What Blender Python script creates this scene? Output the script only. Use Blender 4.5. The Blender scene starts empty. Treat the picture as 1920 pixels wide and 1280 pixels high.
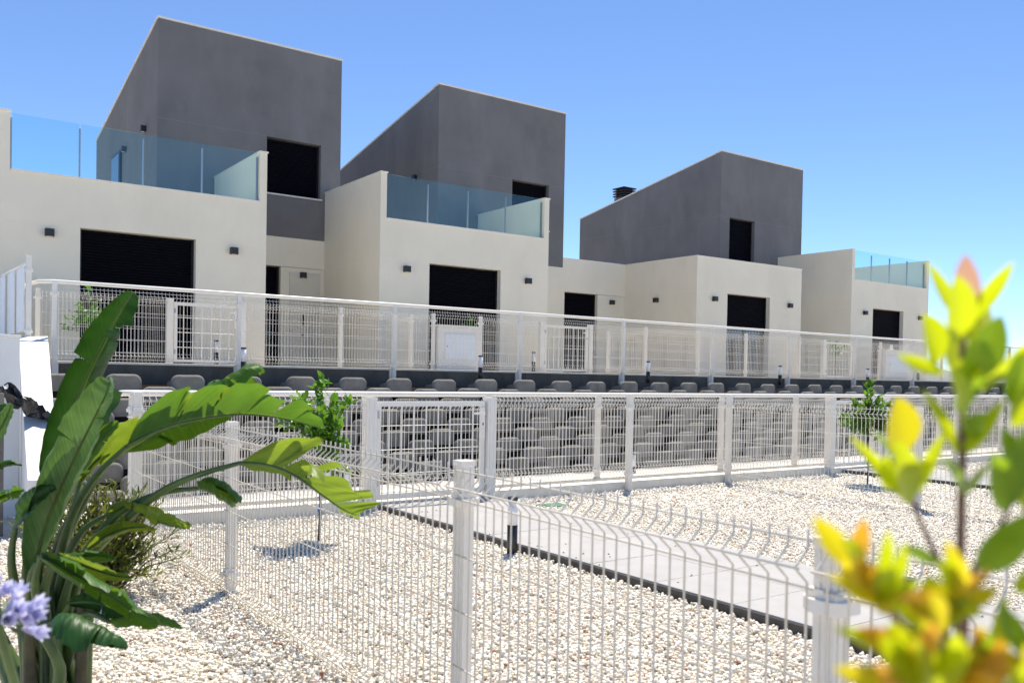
import bpy, math, random
import numpy as np
from mathutils import Vector, Matrix

R = math.radians
scene = bpy.context.scene
C = scene.collection

# ------------------------------------------------------------------ camera, sky, sun, exposure
cam_data = bpy.data.cameras.new('camera')
cam = bpy.data.objects.new('camera', cam_data)
C.objects.link(cam)
scene.camera = cam
_r, _u, _f = Vector((0.81643, -0.57714, 0.01846)), Vector((-0.00464, 0.02541, 0.99967)), Vector((0.57742, 0.81625, -0.01807))
cam.matrix_world = Matrix(((_r.x, _u.x, -_f.x, 0), (_r.y, _u.y, -_f.y, 0), (_r.z, _u.z, -_f.z, 1.30), (0, 0, 0, 1)))
cam_data.sensor_width = 36.0
cam_data.lens = 31.2386
cam_data.shift_y = 0.04948
cam_data.clip_start = 0.05
cam_data.clip_end = 6000
cam_data.dof.use_dof = True
cam_data.dof.focus_distance = 11.0
cam_data.dof.aperture_fstop = 4.6

SUN = Vector((0.33, 0.32, 1.0)).normalized()
sun_data = bpy.data.lights.new('sun', 'SUN')
sun_data.energy = 5.0
sun_data.angle = R(0.53)
sun_data.color = (1.0, 0.92, 0.80)
sun = bpy.data.objects.new('sun', sun_data)
C.objects.link(sun)
sun.rotation_euler = SUN.to_track_quat('Z', 'Y').to_euler()

world = bpy.data.worlds.new('World')
scene.world = world
world.use_nodes = True
wn = world.node_tree.nodes
sky = wn.new('ShaderNodeTexSky')
sky.sky_type = 'NISHITA'
sky.sun_disc = False
sky.sun_elevation = math.asin(SUN.z)
sky.sun_rotation = math.atan2(SUN.x, SUN.y)
sky.altitude = 0
sky.air_density = 0.6
sky.dust_density = 0.0
sky.ozone_density = 6.0
world.node_tree.links.new(sky.outputs[0], wn['Background'].inputs[0])
wn['Background'].inputs[1].default_value = 0.14

scene.view_settings.view_transform = 'Standard'
scene.view_settings.look = 'None'
scene.view_settings.gamma = 1.0
scene.view_settings.use_curve_mapping = False
scene.view_settings.exposure = 0.64

# ------------------------------------------------------------------ helpers
ORIGIN = {}

class MB:
    """collects geometry in world coordinates"""
    def __init__(s): s.v = []; s.f = []
    def quad(s, a, b, c, d):
        n = len(s.v); s.v += [a, b, c, d]; s.f.append((n, n+1, n+2, n+3)); return s
    def box(s, x0, x1, y0, y1, z0, z1):
        n = len(s.v)
        s.v += [(x0,y0,z0),(x1,y0,z0),(x1,y1,z0),(x0,y1,z0),(x0,y0,z1),(x1,y0,z1),(x1,y1,z1),(x0,y1,z1)]
        for q in ((0,3,2,1),(4,5,6,7),(0,1,5,4),(1,2,6,5),(2,3,7,6),(3,0,4,7)): s.f.append(tuple(n+i for i in q))
        return s
    def prism(s, poly, axis, a0, a1):
        """poly of 2D points extruded along axis 0/1/2"""
        n = len(s.v); k = len(poly)
        def mk(p, a):
            return (a, p[0], p[1]) if axis == 0 else (p[0], a, p[1]) if axis == 1 else (p[0], p[1], a)
        s.v += [mk(p, a0) for p in poly] + [mk(p, a1) for p in poly]
        s.f.append(tuple(range(n, n+k))); s.f.append(tuple(range(n+2*k-1, n+k-1, -1)))
        for i in range(k):
            j = (i+1) % k; s.f.append((n+i, n+k+i, n+k+j, n+j))
        return s
    def tube(s, pts, rad, sides=6, caps=True, up=(0,0,1)):
        pts = [Vector(p) for p in pts]; m = len(pts)
        rads = rad if isinstance(rad, (list, tuple)) else [rad]*m
        n = len(s.v); prev = None
        for i, p in enumerate(pts):
            t = (pts[min(i+1,m-1)] - pts[max(i-1,0)]).normalized()
            if prev is None:
                a = Vector(up)
                if abs(t.dot(a)) > .95: a = Vector((1,0,0))
                x = t.cross(a).normalized()
            else:
                x = (prev - t*prev.dot(t)).normalized()
            prev = x; y = t.cross(x)
            for k in range(sides):
                an = 2*math.pi*(k+.5)/sides
                s.v.append(tuple(p + x*math.cos(an)*rads[i] + y*math.sin(an)*rads[i]))
        for i in range(m-1):
            for k in range(sides):
                a = n+i*sides+k; b = n+i*sides+(k+1) % sides
                s.f.append((a, b, b+sides, a+sides))
        if caps:
            s.f.append(tuple(n+k for k in range(sides-1,-1,-1)))
            s.f.append(tuple(n+(m-1)*sides+k for k in range(sides)))
        return s
    def lathe(s, prof, x, y, sides=24):
        n = len(s.v); m = len(prof)
        for r_, z in prof:
            for k in range(sides):
                a = 2*math.pi*k/sides; s.v.append((x+r_*math.cos(a), y+r_*math.sin(a), z))
        for i in range(m-1):
            for k in range(sides):
                a = n+i*sides+k; b = n+i*sides+(k+1) % sides
                s.f.append((a, b, b+sides, a+sides))
        s.f.append(tuple(n+k for k in range(sides-1,-1,-1)))
        s.f.append(tuple(n+(m-1)*sides+k for k in range(sides)))
        return s
    def mesh(s, name, mat=None, smooth=False, off=(0,0,0)):
        me = bpy.data.meshes.new(name)
        ox, oy, oz = off
        me.from_pydata([(a-ox, b-oy, c-oz) for a, b, c in s.v], [], s.f)
        if mat: me.materials.append(mat)
        if smooth: me.polygons.foreach_set('use_smooth', [True]*len(me.polygons))
        me.update()
        return me

def bevel(o, w, seg=2):
    m = o.modifiers.new('bevel', 'BEVEL'); m.width = w; m.segments = seg; m.limit_method = 'ANGLE'; m.angle_limit = R(40)

def thing(name, label, cat, loc=(0,0,0), group=None):
    o = bpy.data.objects.new(name, None); C.objects.link(o)
    o.location = loc; o.empty_display_size = .1
    o['label'] = label; o['category'] = cat
    if group: o['group'] = group
    ORIGIN[o.name] = tuple(loc)
    return o

def part(name, mb, mat, parent, smooth=False, bev=None, label=None, kind=None):
    off = ORIGIN.get(parent.name, (0,0,0))
    o = bpy.data.objects.new(name, mb.mesh(name, mat, smooth, off)); C.objects.link(o)
    o.parent = parent
    ORIGIN[o.name] = off
    if bev: bevel(o, bev)
    if label: o['label'] = label
    if kind: o['kind'] = kind
    return o

def inst(name, me, parent, pos, rotz=0.0):
    """a part whose mesh is shared with alike parts"""
    o = bpy.data.objects.new(name, me); C.objects.link(o)
    o.parent = parent
    off = ORIGIN.get(parent.name, (0,0,0))
    o.location = (pos[0]-off[0], pos[1]-off[1], pos[2]-off[2]); o.rotation_euler = (0,0,rotz)
    return o

def solo(name, mb, mat, label=None, cat=None, kind=None, smooth=False, bev=None, group=None, loc=(0,0,0)):
    o = bpy.data.objects.new(name, mb.mesh(name, mat, smooth, loc)); C.objects.link(o)
    o.location = loc
    ORIGIN[o.name] = tuple(loc)
    if label: o['label'] = label
    if cat: o['category'] = cat
    if kind: o['kind'] = kind
    if group: o['group'] = group
    if bev: bevel(o, bev)
    return o

# ------------------------------------------------------------------ materials
def srgb(r, g, b):
    return tuple((c/255/12.92 if c/255 <= .04045 else ((c/255+.055)/1.055)**2.4) for c in (r, g, b))

def material(name, col, rough=.6, var=.0, scale=3.0, bump=0.0, bscale=200.0, metal=0.0, spec=.5, dirt=None, dscale=1.2, dmin=.5, dmax=.75):
    m = bpy.data.materials.new(name); m.use_nodes = True
    nt = m.node_tree; N = nt.nodes; L = nt.links
    b = N['Principled BSDF']
    b.inputs['Base Color'].default_value = (*col, 1); b.inputs['Roughness'].default_value = rough
    b.inputs['Metallic'].default_value = metal; b.inputs['Specular IOR Level'].default_value = spec
    if var or bump or dirt:
        g = N.new('ShaderNodeNewGeometry')
    if var:
        n = N.new('ShaderNodeTexNoise'); n.inputs['Scale'].default_value = scale; n.inputs['Detail'].default_value = 6; n.inputs['Roughness'].default_value = .6
        L.new(g.outputs['Position'], n.inputs['Vector'])
        r = N.new('ShaderNodeValToRGB'); e = r.color_ramp.elements
        e[0].position = .3; e[1].position = .7
        e[0].color = (*[c*(1-var) for c in col], 1); e[1].color = (*[min(1, c*(1+var)) for c in col], 1)
        L.new(n.outputs['Fac'], r.inputs['Fac'])
        out = r.outputs['Color']
        if dirt:
            n2 = N.new('ShaderNodeTexNoise'); n2.inputs['Scale'].default_value = dscale; n2.inputs['Detail'].default_value = 8; n2.inputs['Roughness'].default_value = .7
            mp = N.new('ShaderNodeMapping'); mp.inputs['Scale'].default_value = (1, 1, .35); mp.inputs['Location'].default_value = (3.1, 7.7, 1.3)
            L.new(g.outputs['Position'], mp.inputs['Vector']); L.new(mp.outputs['Vector'], n2.inputs['Vector'])
            mr = N.new('ShaderNodeMapRange'); mr.inputs[1].default_value = dmin; mr.inputs[2].default_value = dmax
            L.new(n2.outputs['Fac'], mr.inputs[0])
            mx = N.new('ShaderNodeMix'); mx.data_type = 'RGBA'
            L.new(mr.outputs[0], mx.inputs['Factor']); L.new(out, mx.inputs[6]); mx.inputs[7].default_value = (*dirt, 1)
            out = mx.outputs[2]
        L.new(out, b.inputs['Base Color'])
    if bump:
        n = N.new('ShaderNodeTexNoise'); n.inputs['Scale'].default_value = bscale; n.inputs['Detail'].default_value = 4
        L.new(g.outputs['Position'], n.inputs['Vector'])
        bp = N.new('ShaderNodeBump'); bp.inputs['Strength'].default_value = bump; bp.inputs['Distance'].default_value = .01
        L.new(n.outputs['Fac'], bp.inputs['Height']); L.new(bp.outputs['Normal'], b.inputs['Normal'])
    return m

M = {}
M['plaster'] = material('white_plaster', (.82,.755,.61), .9, .035, 1.1, .25, 160, spec=.2, dirt=(.74,.675,.535), dscale=.8, dmin=.48, dmax=.80)
M['grey_plaster'] = material('grey_plaster', (.168,.163,.163), .9, .12, .9, .25, 160, spec=.2, dirt=(.222,.216,.213), dscale=.9, dmin=.48, dmax=.8)
M['grey_lit_joint'] = material('grey_lit_joint', (.235,.232,.235), .9)  # paler than the tower plaster: light catching the groove is painted in
M['coping'] = material('pale_coping', (.74,.72,.67), .6, .05, 4)
M['shutter'] = material('black_shutter', (.0025,.0025,.005), .6, spec=.06)
M['frame'] = material('dark_frame', (.010,.010,.012), .45, spec=.25)
M['lit_joint'] = material('lit_joint_plaster', (.86,.79,.64), .9, .03, 2, .2, 160, spec=.2)  # joint fill paler than the wall, groove highlight put into its colour
M['light_box'] = material('black_lamp_paint', (.018,.018,.021), .45)
M['lamp_lens'] = material('lamp_lens', (.7,.7,.68), .3)
M['white_metal'] = material('white_fence_paint', (.83,.79,.715), .38, .03, 6, spec=.5)
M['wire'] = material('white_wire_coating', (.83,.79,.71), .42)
M['near_wire'] = material('shaded_wire_coating', (.66,.615,.53), .45)  # white coating darkened: shade on the near wires put into the colour
M['steel'] = material('brushed_steel_post', (.35,.37,.40), .35, metal=.8)
M['retaining'] = material('dark_concrete', (.115,.106,.092), .95, .22, 2.2, .4, 90, spec=.15, dirt=(.07,.066,.058), dscale=2.2, dmin=.5, dmax=.7)
M['block'] = material('grey_block_concrete', (.20,.195,.18), .95, .18, 4, .5, 130, spec=.15, dirt=(.13,.125,.115), dscale=3, dmin=.5, dmax=.75)
M['soil'] = material('soil', (.022,.017,.014), 1.0, .4, 9, 1.0, 60, spec=.05)
M['kerb'] = material('pale_kerb_concrete', (.76,.72,.63), .9, .07, 5, .4, 140, spec=.2, dirt=(.64,.60,.52), dscale=2.5, dmin=.52, dmax=.7)
M['walk'] = material('walkway_concrete', (.50,.485,.46), .9, .08, 3, .4, 120, spec=.2, dirt=(.42,.40,.37), dscale=2, dmin=.5, dmax=.7)
M['slab'] = material('path_tile', (.36,.355,.348), .75, .06, 2.3, .15, 180, spec=.3, dirt=(.315,.31,.30), dscale=2.2, dmin=.5, dmax=.75)
M['edging'] = material('dark_edging', (.075,.068,.06), .8, .3, 12, .4, 80)
M['black'] = material('black_bollard_paint', (.02,.02,.021), .4)
M['ramp'] = material('white_painted_concrete', (.80,.785,.75), .8, .03, 3, .2, 120)
M['screen'] = material('white_screen_panel', (.78,.79,.80), .5, .02, 4)
M['cabinet'] = material('cabinet_plaster', (.72,.70,.66), .8, .03, 4, .2, 140)
M['cabinet_door'] = material('cabinet_door_paint', (.68,.72,.76), .4)
M['tarp'] = material('black_plastic_sheet', (.012,.012,.013), .28, .2, 8)
M['green_lid'] = material('green_plastic_lid', (.05,.16,.10), .5, .1, 12)
M['bark'] = material('young_bark', (.085,.06,.04), .9, .3, 40, .6, 120)
M['blue_tie'] = material('blue_tie', (.02,.12,.5), .5)
M['hill'] = material('distant_hill', (.23,.25,.28), 1.0, .12, .02, spec=0)
M['pole'] = material('lamp_pole_paint', (.07,.08,.09), .5)
M['terrace'] = material('terrace_tile', (.45,.43,.40), .8, .05, 3)

def leaf_material(name, dark, light, trans=.35, rough=.35, vein=True, attr=False, tint=(.45,.75,.08)):
    m = bpy.data.materials.new(name); m.use_nodes = True
    nt = m.node_tree; N = nt.nodes; L = nt.links
    b = N['Principled BSDF']; b.inputs['Roughness'].default_value = rough; b.inputs['Specular IOR Level'].default_value = .30
    uv = N.new('ShaderNodeUVMap') ; uv.uv_map = 'UVMap'
    g = N.new('ShaderNodeNewGeometry')
    n = N.new('ShaderNodeTexNoise'); n.inputs['Scale'].default_value = 14; n.inputs['Detail'].default_value = 5
    L.new(g.outputs['Position'], n.inputs['Vector'])
    r = N.new('ShaderNodeValToRGB'); e = r.color_ramp.elements
    e[0].position = .32; e[1].position = .68; e[0].color = (*dark, 1); e[1].color = (*light, 1)
    L.new(n.outputs['Fac'], r.inputs['Fac'])
    col = r.outputs['Color']
    if vein:
        sep = N.new('ShaderNodeSeparateXYZ'); L.new(uv.outputs['UV'], sep.inputs[0])
        # lateral veins: u runs along the midrib, v across
        ma = N.new('ShaderNodeMath'); ma.operation = 'MULTIPLY_ADD'; L.new(sep.outputs['Y'], ma.inputs[0]); ma.inputs[1].default_value = -.10; L.new(sep.outputs['X'], ma.inputs[2])
        mb_ = N.new('ShaderNodeMath'); mb_.operation = 'MULTIPLY'; L.new(ma.outputs[0], mb_.inputs[0]); mb_.inputs[1].default_value = 420
        nz = N.new('ShaderNodeTexNoise'); nz.noise_dimensions = '1D'; nz.inputs['Scale'].default_value = .16; nz.inputs['Detail'].default_value = 3
        L.new(mb_.outputs[0], nz.inputs['W'])
        sn = N.new('ShaderNodeMath'); sn.operation = 'SINE'; L.new(mb_.outputs[0], sn.inputs[0])
        ad = N.new('ShaderNodeMath'); ad.operation = 'MULTIPLY_ADD'; L.new(sn.outputs[0], ad.inputs[0]); ad.inputs[1].default_value = .12; L.new(nz.outputs['Fac'], ad.inputs[2])
        mr = N.new('ShaderNodeMapRange'); mr.inputs[1].default_value = .2; mr.inputs[2].default_value = .8; mr.inputs[3].default_value = .72; mr.inputs[4].default_value = 1.28
        L.new(ad.outputs[0], mr.inputs[0])
        mx = N.new('ShaderNodeMix'); mx.data_type = 'RGBA'; mx.blend_type = 'MULTIPLY'; mx.inputs['Factor'].default_value = 1
        L.new(col, mx.inputs[6]); L.new(mr.outputs[0], mx.inputs[7]); col = mx.outputs[2]
        # pale midrib
        ab = N.new('ShaderNodeMath'); ab.operation = 'ABSOLUTE'; L.new(sep.outputs['Y'], ab.inputs[0])
        mr2 = N.new('ShaderNodeMapRange'); mr2.inputs[1].default_value = .02; mr2.inputs[2].default_value = .07; mr2.inputs[3].default_value = .75; mr2.inputs[4].default_value = 0
        L.new(ab.outputs[0], mr2.inputs[0])
        mx2 = N.new('ShaderNodeMix'); mx2.data_type = 'RGBA'; L.new(mr2.outputs[0], mx2.inputs['Factor']); L.new(col, mx2.inputs[6]); mx2.inputs[7].default_value = (.32,.38,.08,1); col = mx2.outputs[2]
        bp = N.new('ShaderNodeBump'); bp.inputs['Strength'].default_value = .35; bp.inputs['Distance'].default_value = .004
        L.new(ad.outputs[0], bp.inputs['Height']); L.new(bp.outputs['Normal'], b.inputs['Normal'])
    if attr:
        at = N.new('ShaderNodeAttribute'); at.attribute_name = 'tint'
        mx3 = N.new('ShaderNodeMix'); mx3.data_type = 'RGBA'; mx3.blend_type = 'MULTIPLY'; mx3.inputs['Factor'].default_value = 1
        L.new(col, mx3.inputs[6]); L.new(at.outputs['Color'], mx3.inputs[7]); col = mx3.outputs[2]
    L.new(col, b.inputs['Base Color'])
    t = N.new('ShaderNodeBsdfTranslucent')
    mx4 = N.new('ShaderNodeMix'); mx4.data_type = 'RGBA'; mx4.blend_type = 'MIX'; mx4.inputs['Factor'].default_value = .6
    L.new(col, mx4.inputs[6]); mx4.inputs[7].default_value = (*tint, 1); L.new(mx4.outputs[2], t.inputs['Color'])
    ms = N.new('ShaderNodeMixShader'); ms.inputs[0].default_value = trans
    L.new(b.outputs[0], ms.inputs[1]); L.new(t.outputs[0], ms.inputs[2])
    L.new(ms.outputs[0], N['Material Output'].inputs['Surface'])
    return m

BIG = [leaf_material('big_leaf_dark', (.012,.050,.010), (.022,.078,.014), .12, .46, tint=(.12,.35,.02)),
       leaf_material('big_leaf_pale', (.12,.22,.075), (.17,.29,.10), .18, .42, tint=(.22,.42,.05)),
       leaf_material('big_leaf_mid', (.024,.085,.012), (.048,.13,.020), .30, .46, tint=(.30,.56,.03)),
       leaf_material('big_leaf_yellow', (.11,.18,.016), (.17,.24,.025), .40, .4, tint=(.40,.55,.04)),
       leaf_material('big_leaf_tipped', (.035,.11,.018), (.07,.15,.02), .28, .36, tint=(.3,.5,.03))]
M['stalk'] = material('leaf_stalk', (.065,.115,.028), .42, .35, 10)
M['stalk_old'] = material('old_leaf_sheath', (.075,.062,.028), .7, .45, 14, .4, 60)
M['citrus'] = leaf_material('tree_leaf', (.028,.085,.010), (.065,.16,.018), .30, .32, vein=False, attr=True, tint=(.30,.55,.04))
M['shrub'] = leaf_material('shrub_leaf', (.060,.090,.020), (.13,.17,.035), .30, .5, vein=False, attr=True, tint=(.3,.35,.05))
YEL = [leaf_material('young_leaf_green', (.14,.24,.010), (.20,.31,.015), .45, .28, vein=False, tint=(.50,.72,.02)),
       leaf_material('young_leaf_lime', (.26,.35,.006), (.36,.44,.010), .55, .28, vein=False, tint=(.76,.83,.01)),
       leaf_material('young_leaf_orange', (.48,.20,.015), (.55,.34,.015), .45, .28, vein=False, tint=(.85,.48,.03)),
       leaf_material('young_leaf_pink', (.62,.28,.20), (.68,.42,.25), .45, .3, vein=False, tint=(.9,.55,.35)),
       leaf_material('young_leaf_gold', (.46,.38,.008), (.58,.46,.012), .55, .28, vein=False, tint=(.80,.72,.02))]
M['twig'] = material('red_twig', (.16,.085,.06), .7, .25, 60)
M['petal'] = leaf_material('lavender_petal', (.60,.60,.80), (.74,.74,.92), .35, .5, vein=False, tint=(.75,.74,.97))

def glass_material():
    m = bpy.data.materials.new('balustrade_glass'); m.use_nodes = True
    nt = m.node_tree; N = nt.nodes; L = nt.links
    tr = N.new('ShaderNodeBsdfTransparent'); tr.inputs[0].default_value = (.87,.968,.960,1)
    gl = N.new('ShaderNodeBsdfGlossy'); gl.inputs['Roughness'].default_value = .02; gl.inputs[0].default_value = (.80,.98,.95,1)
    lw = N.new('ShaderNodeLayerWeight'); lw.inputs[0].default_value = .5
    pw = N.new('ShaderNodeMath'); pw.operation = 'POWER'; L.new(lw.outputs['Facing'], pw.inputs[0]); pw.inputs[1].default_value = 5
    fr = N.new('ShaderNodeMath'); fr.operation = 'MULTIPLY_ADD'; L.new(pw.outputs[0], fr.inputs[0]); fr.inputs[1].default_value = .94; fr.inputs[2].default_value = .055
    ms = N.new('ShaderNodeMixShader'); L.new(fr.outputs[0], ms.inputs[0]); L.new(tr.outputs[0], ms.inputs[1]); L.new(gl.outputs[0], ms.inputs[2])
    L.new(ms.outputs[0], N['Material Output'].inputs['Surface'])
    return m
M['glass'] = glass_material()
M['window'] = material('window_glass', (.03,.035,.04), .06, spec=.8)
M['diffuser'] = material('lamp_diffuser', (.78,.78,.80), .35)

def gravel_ground():
    m = bpy.data.materials.new('gravel_ground'); m.use_nodes = True
    nt = m.node_tree; N = nt.nodes; L = nt.links; b = N['Principled BSDF']
    b.inputs['Roughness'].default_value = .95; b.inputs['Specular IOR Level'].default_value = .1
    g = N.new('ShaderNodeNewGeometry')
    v = N.new('ShaderNodeTexVoronoi'); v.inputs['Scale'].default_value = 52
    L.new(g.outputs['Position'], v.inputs['Vector'])
    sp = N.new('ShaderNodeSeparateColor'); L.new(v.outputs['Color'], sp.inputs[0])
    r = N.new('ShaderNodeValToRGB'); cr = r.color_ramp
    cr.elements[0].position = 0; cr.elements[0].color = (.34,.26,.19,1); cr.elements[1].position = 1; cr.elements[1].color = (.84,.78,.67,1)
    for p, c in ((.10,(.52,.44,.34)),(.35,(.72,.65,.53)),(.7,(.79,.72,.60))):
        e = cr.elements.new(p); e.color = (*c, 1)
    L.new(sp.outputs[0], r.inputs['Fac'])
    mr = N.new('ShaderNodeMapRange'); mr.inputs[1].default_value = .3; mr.inputs[2].default_value = .75; mr.inputs[3].default_value = 1; mr.inputs[4].default_value = .55
    v2 = N.new('ShaderNodeTexVoronoi'); v2.inputs['Scale'].default_value = 52; L.new(g.outputs['Position'], v2.inputs['Vector'])
    L.new(v2.outputs['Distance'], mr.inputs[0])
    mx = N.new('ShaderNodeMix'); mx.data_type = 'RGBA'; mx.blend_type = 'MULTIPLY'; mx.inputs['Factor'].default_value = 1
    L.new(r.outputs['Color'], mx.inputs[6]); L.new(mr.outputs[0], mx.inputs[7]); L.new(mx.outputs[2], b.inputs['Base Color'])
    bp = N.new('ShaderNodeBump'); bp.inputs['Strength'].default_value = .9; bp.inputs['Distance'].default_value = .02; bp.invert = True
    L.new(v.outputs['Distance'], bp.inputs['Height']); L.new(bp.outputs['Normal'], b.inputs['Normal'])
    return m
M['gravel_ground'] = gravel_ground()

def stone_material():
    m = bpy.data.materials.new('gravel_stone'); m.use_nodes = True
    nt = m.node_tree; N = nt.nodes; L = nt.links; b = N['Principled BSDF']
    b.inputs['Roughness'].default_value = .85; b.inputs['Specular IOR Level'].default_value = .2
    a = N.new('ShaderNodeAttribute'); a.attribute_name = 'tint'
    g = N.new('ShaderNodeNewGeometry'); n = N.new('ShaderNodeTexNoise'); n.inputs['Scale'].default_value = 90; n.inputs['Detail'].default_value = 3
    L.new(g.outputs['Position'], n.inputs['Vector'])
    mr = N.new('ShaderNodeMapRange'); mr.inputs[1].default_value = .3; mr.inputs[2].default_value = .7; mr.inputs[3].default_value = .86; mr.inputs[4].default_value = 1.08
    L.new(n.outputs['Fac'], mr.inputs[0])
    mx = N.new('ShaderNodeMix'); mx.data_type = 'RGBA'; mx.blend_type = 'MULTIPLY'; mx.inputs['Factor'].default_value = 1
    L.new(a.outputs['Color'], mx.inputs[6]); L.new(mr.outputs[0], mx.inputs[7]); L.new(mx.outputs[2], b.inputs['Base Color'])
    return m
M['stone'] = stone_material()

# ------------------------------------------------------------------ the ground, terraces and paths
ZU = 1.37            # upper terrace level
FRONT_V = 7.60       # front fence of the near gardens
solo('ground', MB().quad((-400,-400,-.30),(900,-400,-.30),(900,1500,-.30),(-400,1500,-.30)), M['walk'], kind='structure')
solo('garden_ground', MB().box(-6,32,-3,FRONT_V-.03,-.28,-.003), M['gravel_ground'], kind='structure')
solo('strip_ground', MB().box(1.66,32,FRONT_V+.14,8.16,-.28,.055), M['gravel_ground'], kind='structure')
solo('strip_edge', MB().box(1.66,32,8.16,8.34,-.28,.085), M['kerb'], kind='structure', bev=.008)
solo('walkway', MB().box(-4,34,8.36,11.3,-.29,-.25), M['walk'], kind='structure')
solo('upper_ground', MB().box(1.5,60,13.26,60,.6,ZU), M['gravel_ground'], kind='structure')
solo('upper_ground', MB().box(-14,1.40,13.34,60,.6,ZU), M['gravel_ground'], kind='structure')
solo('planting_bank', MB().prism([(11.20,-.29),(12.26,1.045),(13.02,1.09),(13.02,-.29)], 0, 1.2, 34), M['soil'], kind='structure')

# kerb under the front fence, with gaps at the two gates
for a, b in ((1.60, 3.68), (5.16, 10.80), (12.26, 30)):
    solo('kerb', MB().box(a, b, FRONT_V-.03, FRONT_V+.14, -.28, .115), M['kerb'], kind='structure', bev=.012)
for a, b in ((3.684, 5.156), (10.804, 12.256)):
    solo('gate_threshold', MB().box(a, b, FRONT_V-.025, FRONT_V+.135, -.28, .082), M['kerb'], kind='structure', bev=.012)

def paved_path(name, u0, u1, v0, v1, n):
    base = solo(name, MB().box(u0+.03, u1-.03, v0, v1, -.05, .045), M['edging'], kind='structure')
    step = (v1-v0)/n
    me = MB().box(0, (u1-u0)/2-.0025, 0, step-.005, 0, .016).mesh('slab', M['slab'])
    for i in range(n):
        for j in range(2):
            o = bpy.data.objects.new('slab', me); C.objects.link(o); o.parent = base
            o.location = (u0+j*(u1-u0)/2, v0+i*step, .0455 + random.uniform(0,.0012))
    e = MB().box(u0-.012, u0-.002, v0, v1, -.05, .052)
    o = bpy.data.objects.new('edging', e.mesh('edging', M['edging'])); C.objects.link(o); o.parent = base
    e = MB().box(u1+.002, u1+.012, v0, v1, -.05, .052)
    o = bpy.data.objects.new('edging', e.mesh('edging', M['edging'])); C.objects.link(o); o.parent = base
    return base
random.seed(1)
paved_path('path', 3.85, 5.10, -1.0, FRONT_V-.035, 14)
paved_path('path', 11.15, 12.35, -1.0, FRONT_V-.035, 14)

# ------------------------------------------------------------------ houses
VF, VR = 15.30, 17.92          # plane of the front blocks, plane of the recessed walls and towers
Z_DECK, Z_PAR, Z_HEAD, Z_GREY, Z_TOP, Z_SILL, Z_WHEAD = 4.25, 5.12, 3.49, 4.10, 8.04, 4.95, 6.12
GAP = .008

def shutter_mesh(w, h, pitch=.046):
    mb = MB(); n = max(2, int(h/pitch)); pitch = h/n
    prof = []
    for i in range(n):
        z = i*pitch
        prof += [(0, z+.001), (-.010, z+pitch*.30), (-.011, z+pitch*.6), (-.002, z+pitch*.93), (.004, z+pitch*.96)]
    k = len(prof)
    mb.v = [(0, y, z) for y, z in prof] + [(w, y, z) for y, z in prof]
    mb.f = [(i, i+k, i+k+1, i+1) for i in range(k-1)]
    mb.box(0, w, .012, .03, 0, h)
    return mb.mesh('shutter', M['shutter'])

def shutter(house, u0, u1, v, z0, z1):
    """roller shutter with its guide rails, set back in an opening"""
    s = inst('shutter', shutter_mesh(u1-u0-.08, z1-z0-.03), house, (u0+.04, v, z0+.02))
    ORIGIN[s.name] = ORIGIN[house.name]
    for x in (u0+.001, u1-.041):
        o = bpy.data.objects.new('guide_rail', MB().box(0,.04,-.02,.04,0,z1-z0-.004).mesh('guide_rail', M['frame'])); C.objects.link(o)
        o.parent = s; o.location = (x-(u0+.04), 0, -.018)
    return s

LAMP = None
def wall_lamp(house, u, v, z, face='v'):
    global LAMP
    if LAMP is None:
        mb = MB().box(-.062,.062,-.10,-.012,-.058,.058).box(-.045,.045,-.014,-.001,-.045,.045)
        LAMP = (mb.mesh('wall_lamp', M['light_box']), MB().box(-.04,.04,-.085,-.03,-.0015,.0015).mesh('lamp_lens', M['lamp_lens']))
    rz = 0 if face == 'v' else -R(90)
    o = inst('wall_lamp', LAMP[0], house, (u, v, z), rz)
    for zz in (-.059, .059):
        l = bpy.data.objects.new('lamp_lens', LAMP[1]); C.objects.link(l); l.parent = o; l.location = (0, 0, zz)
    return o

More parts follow.
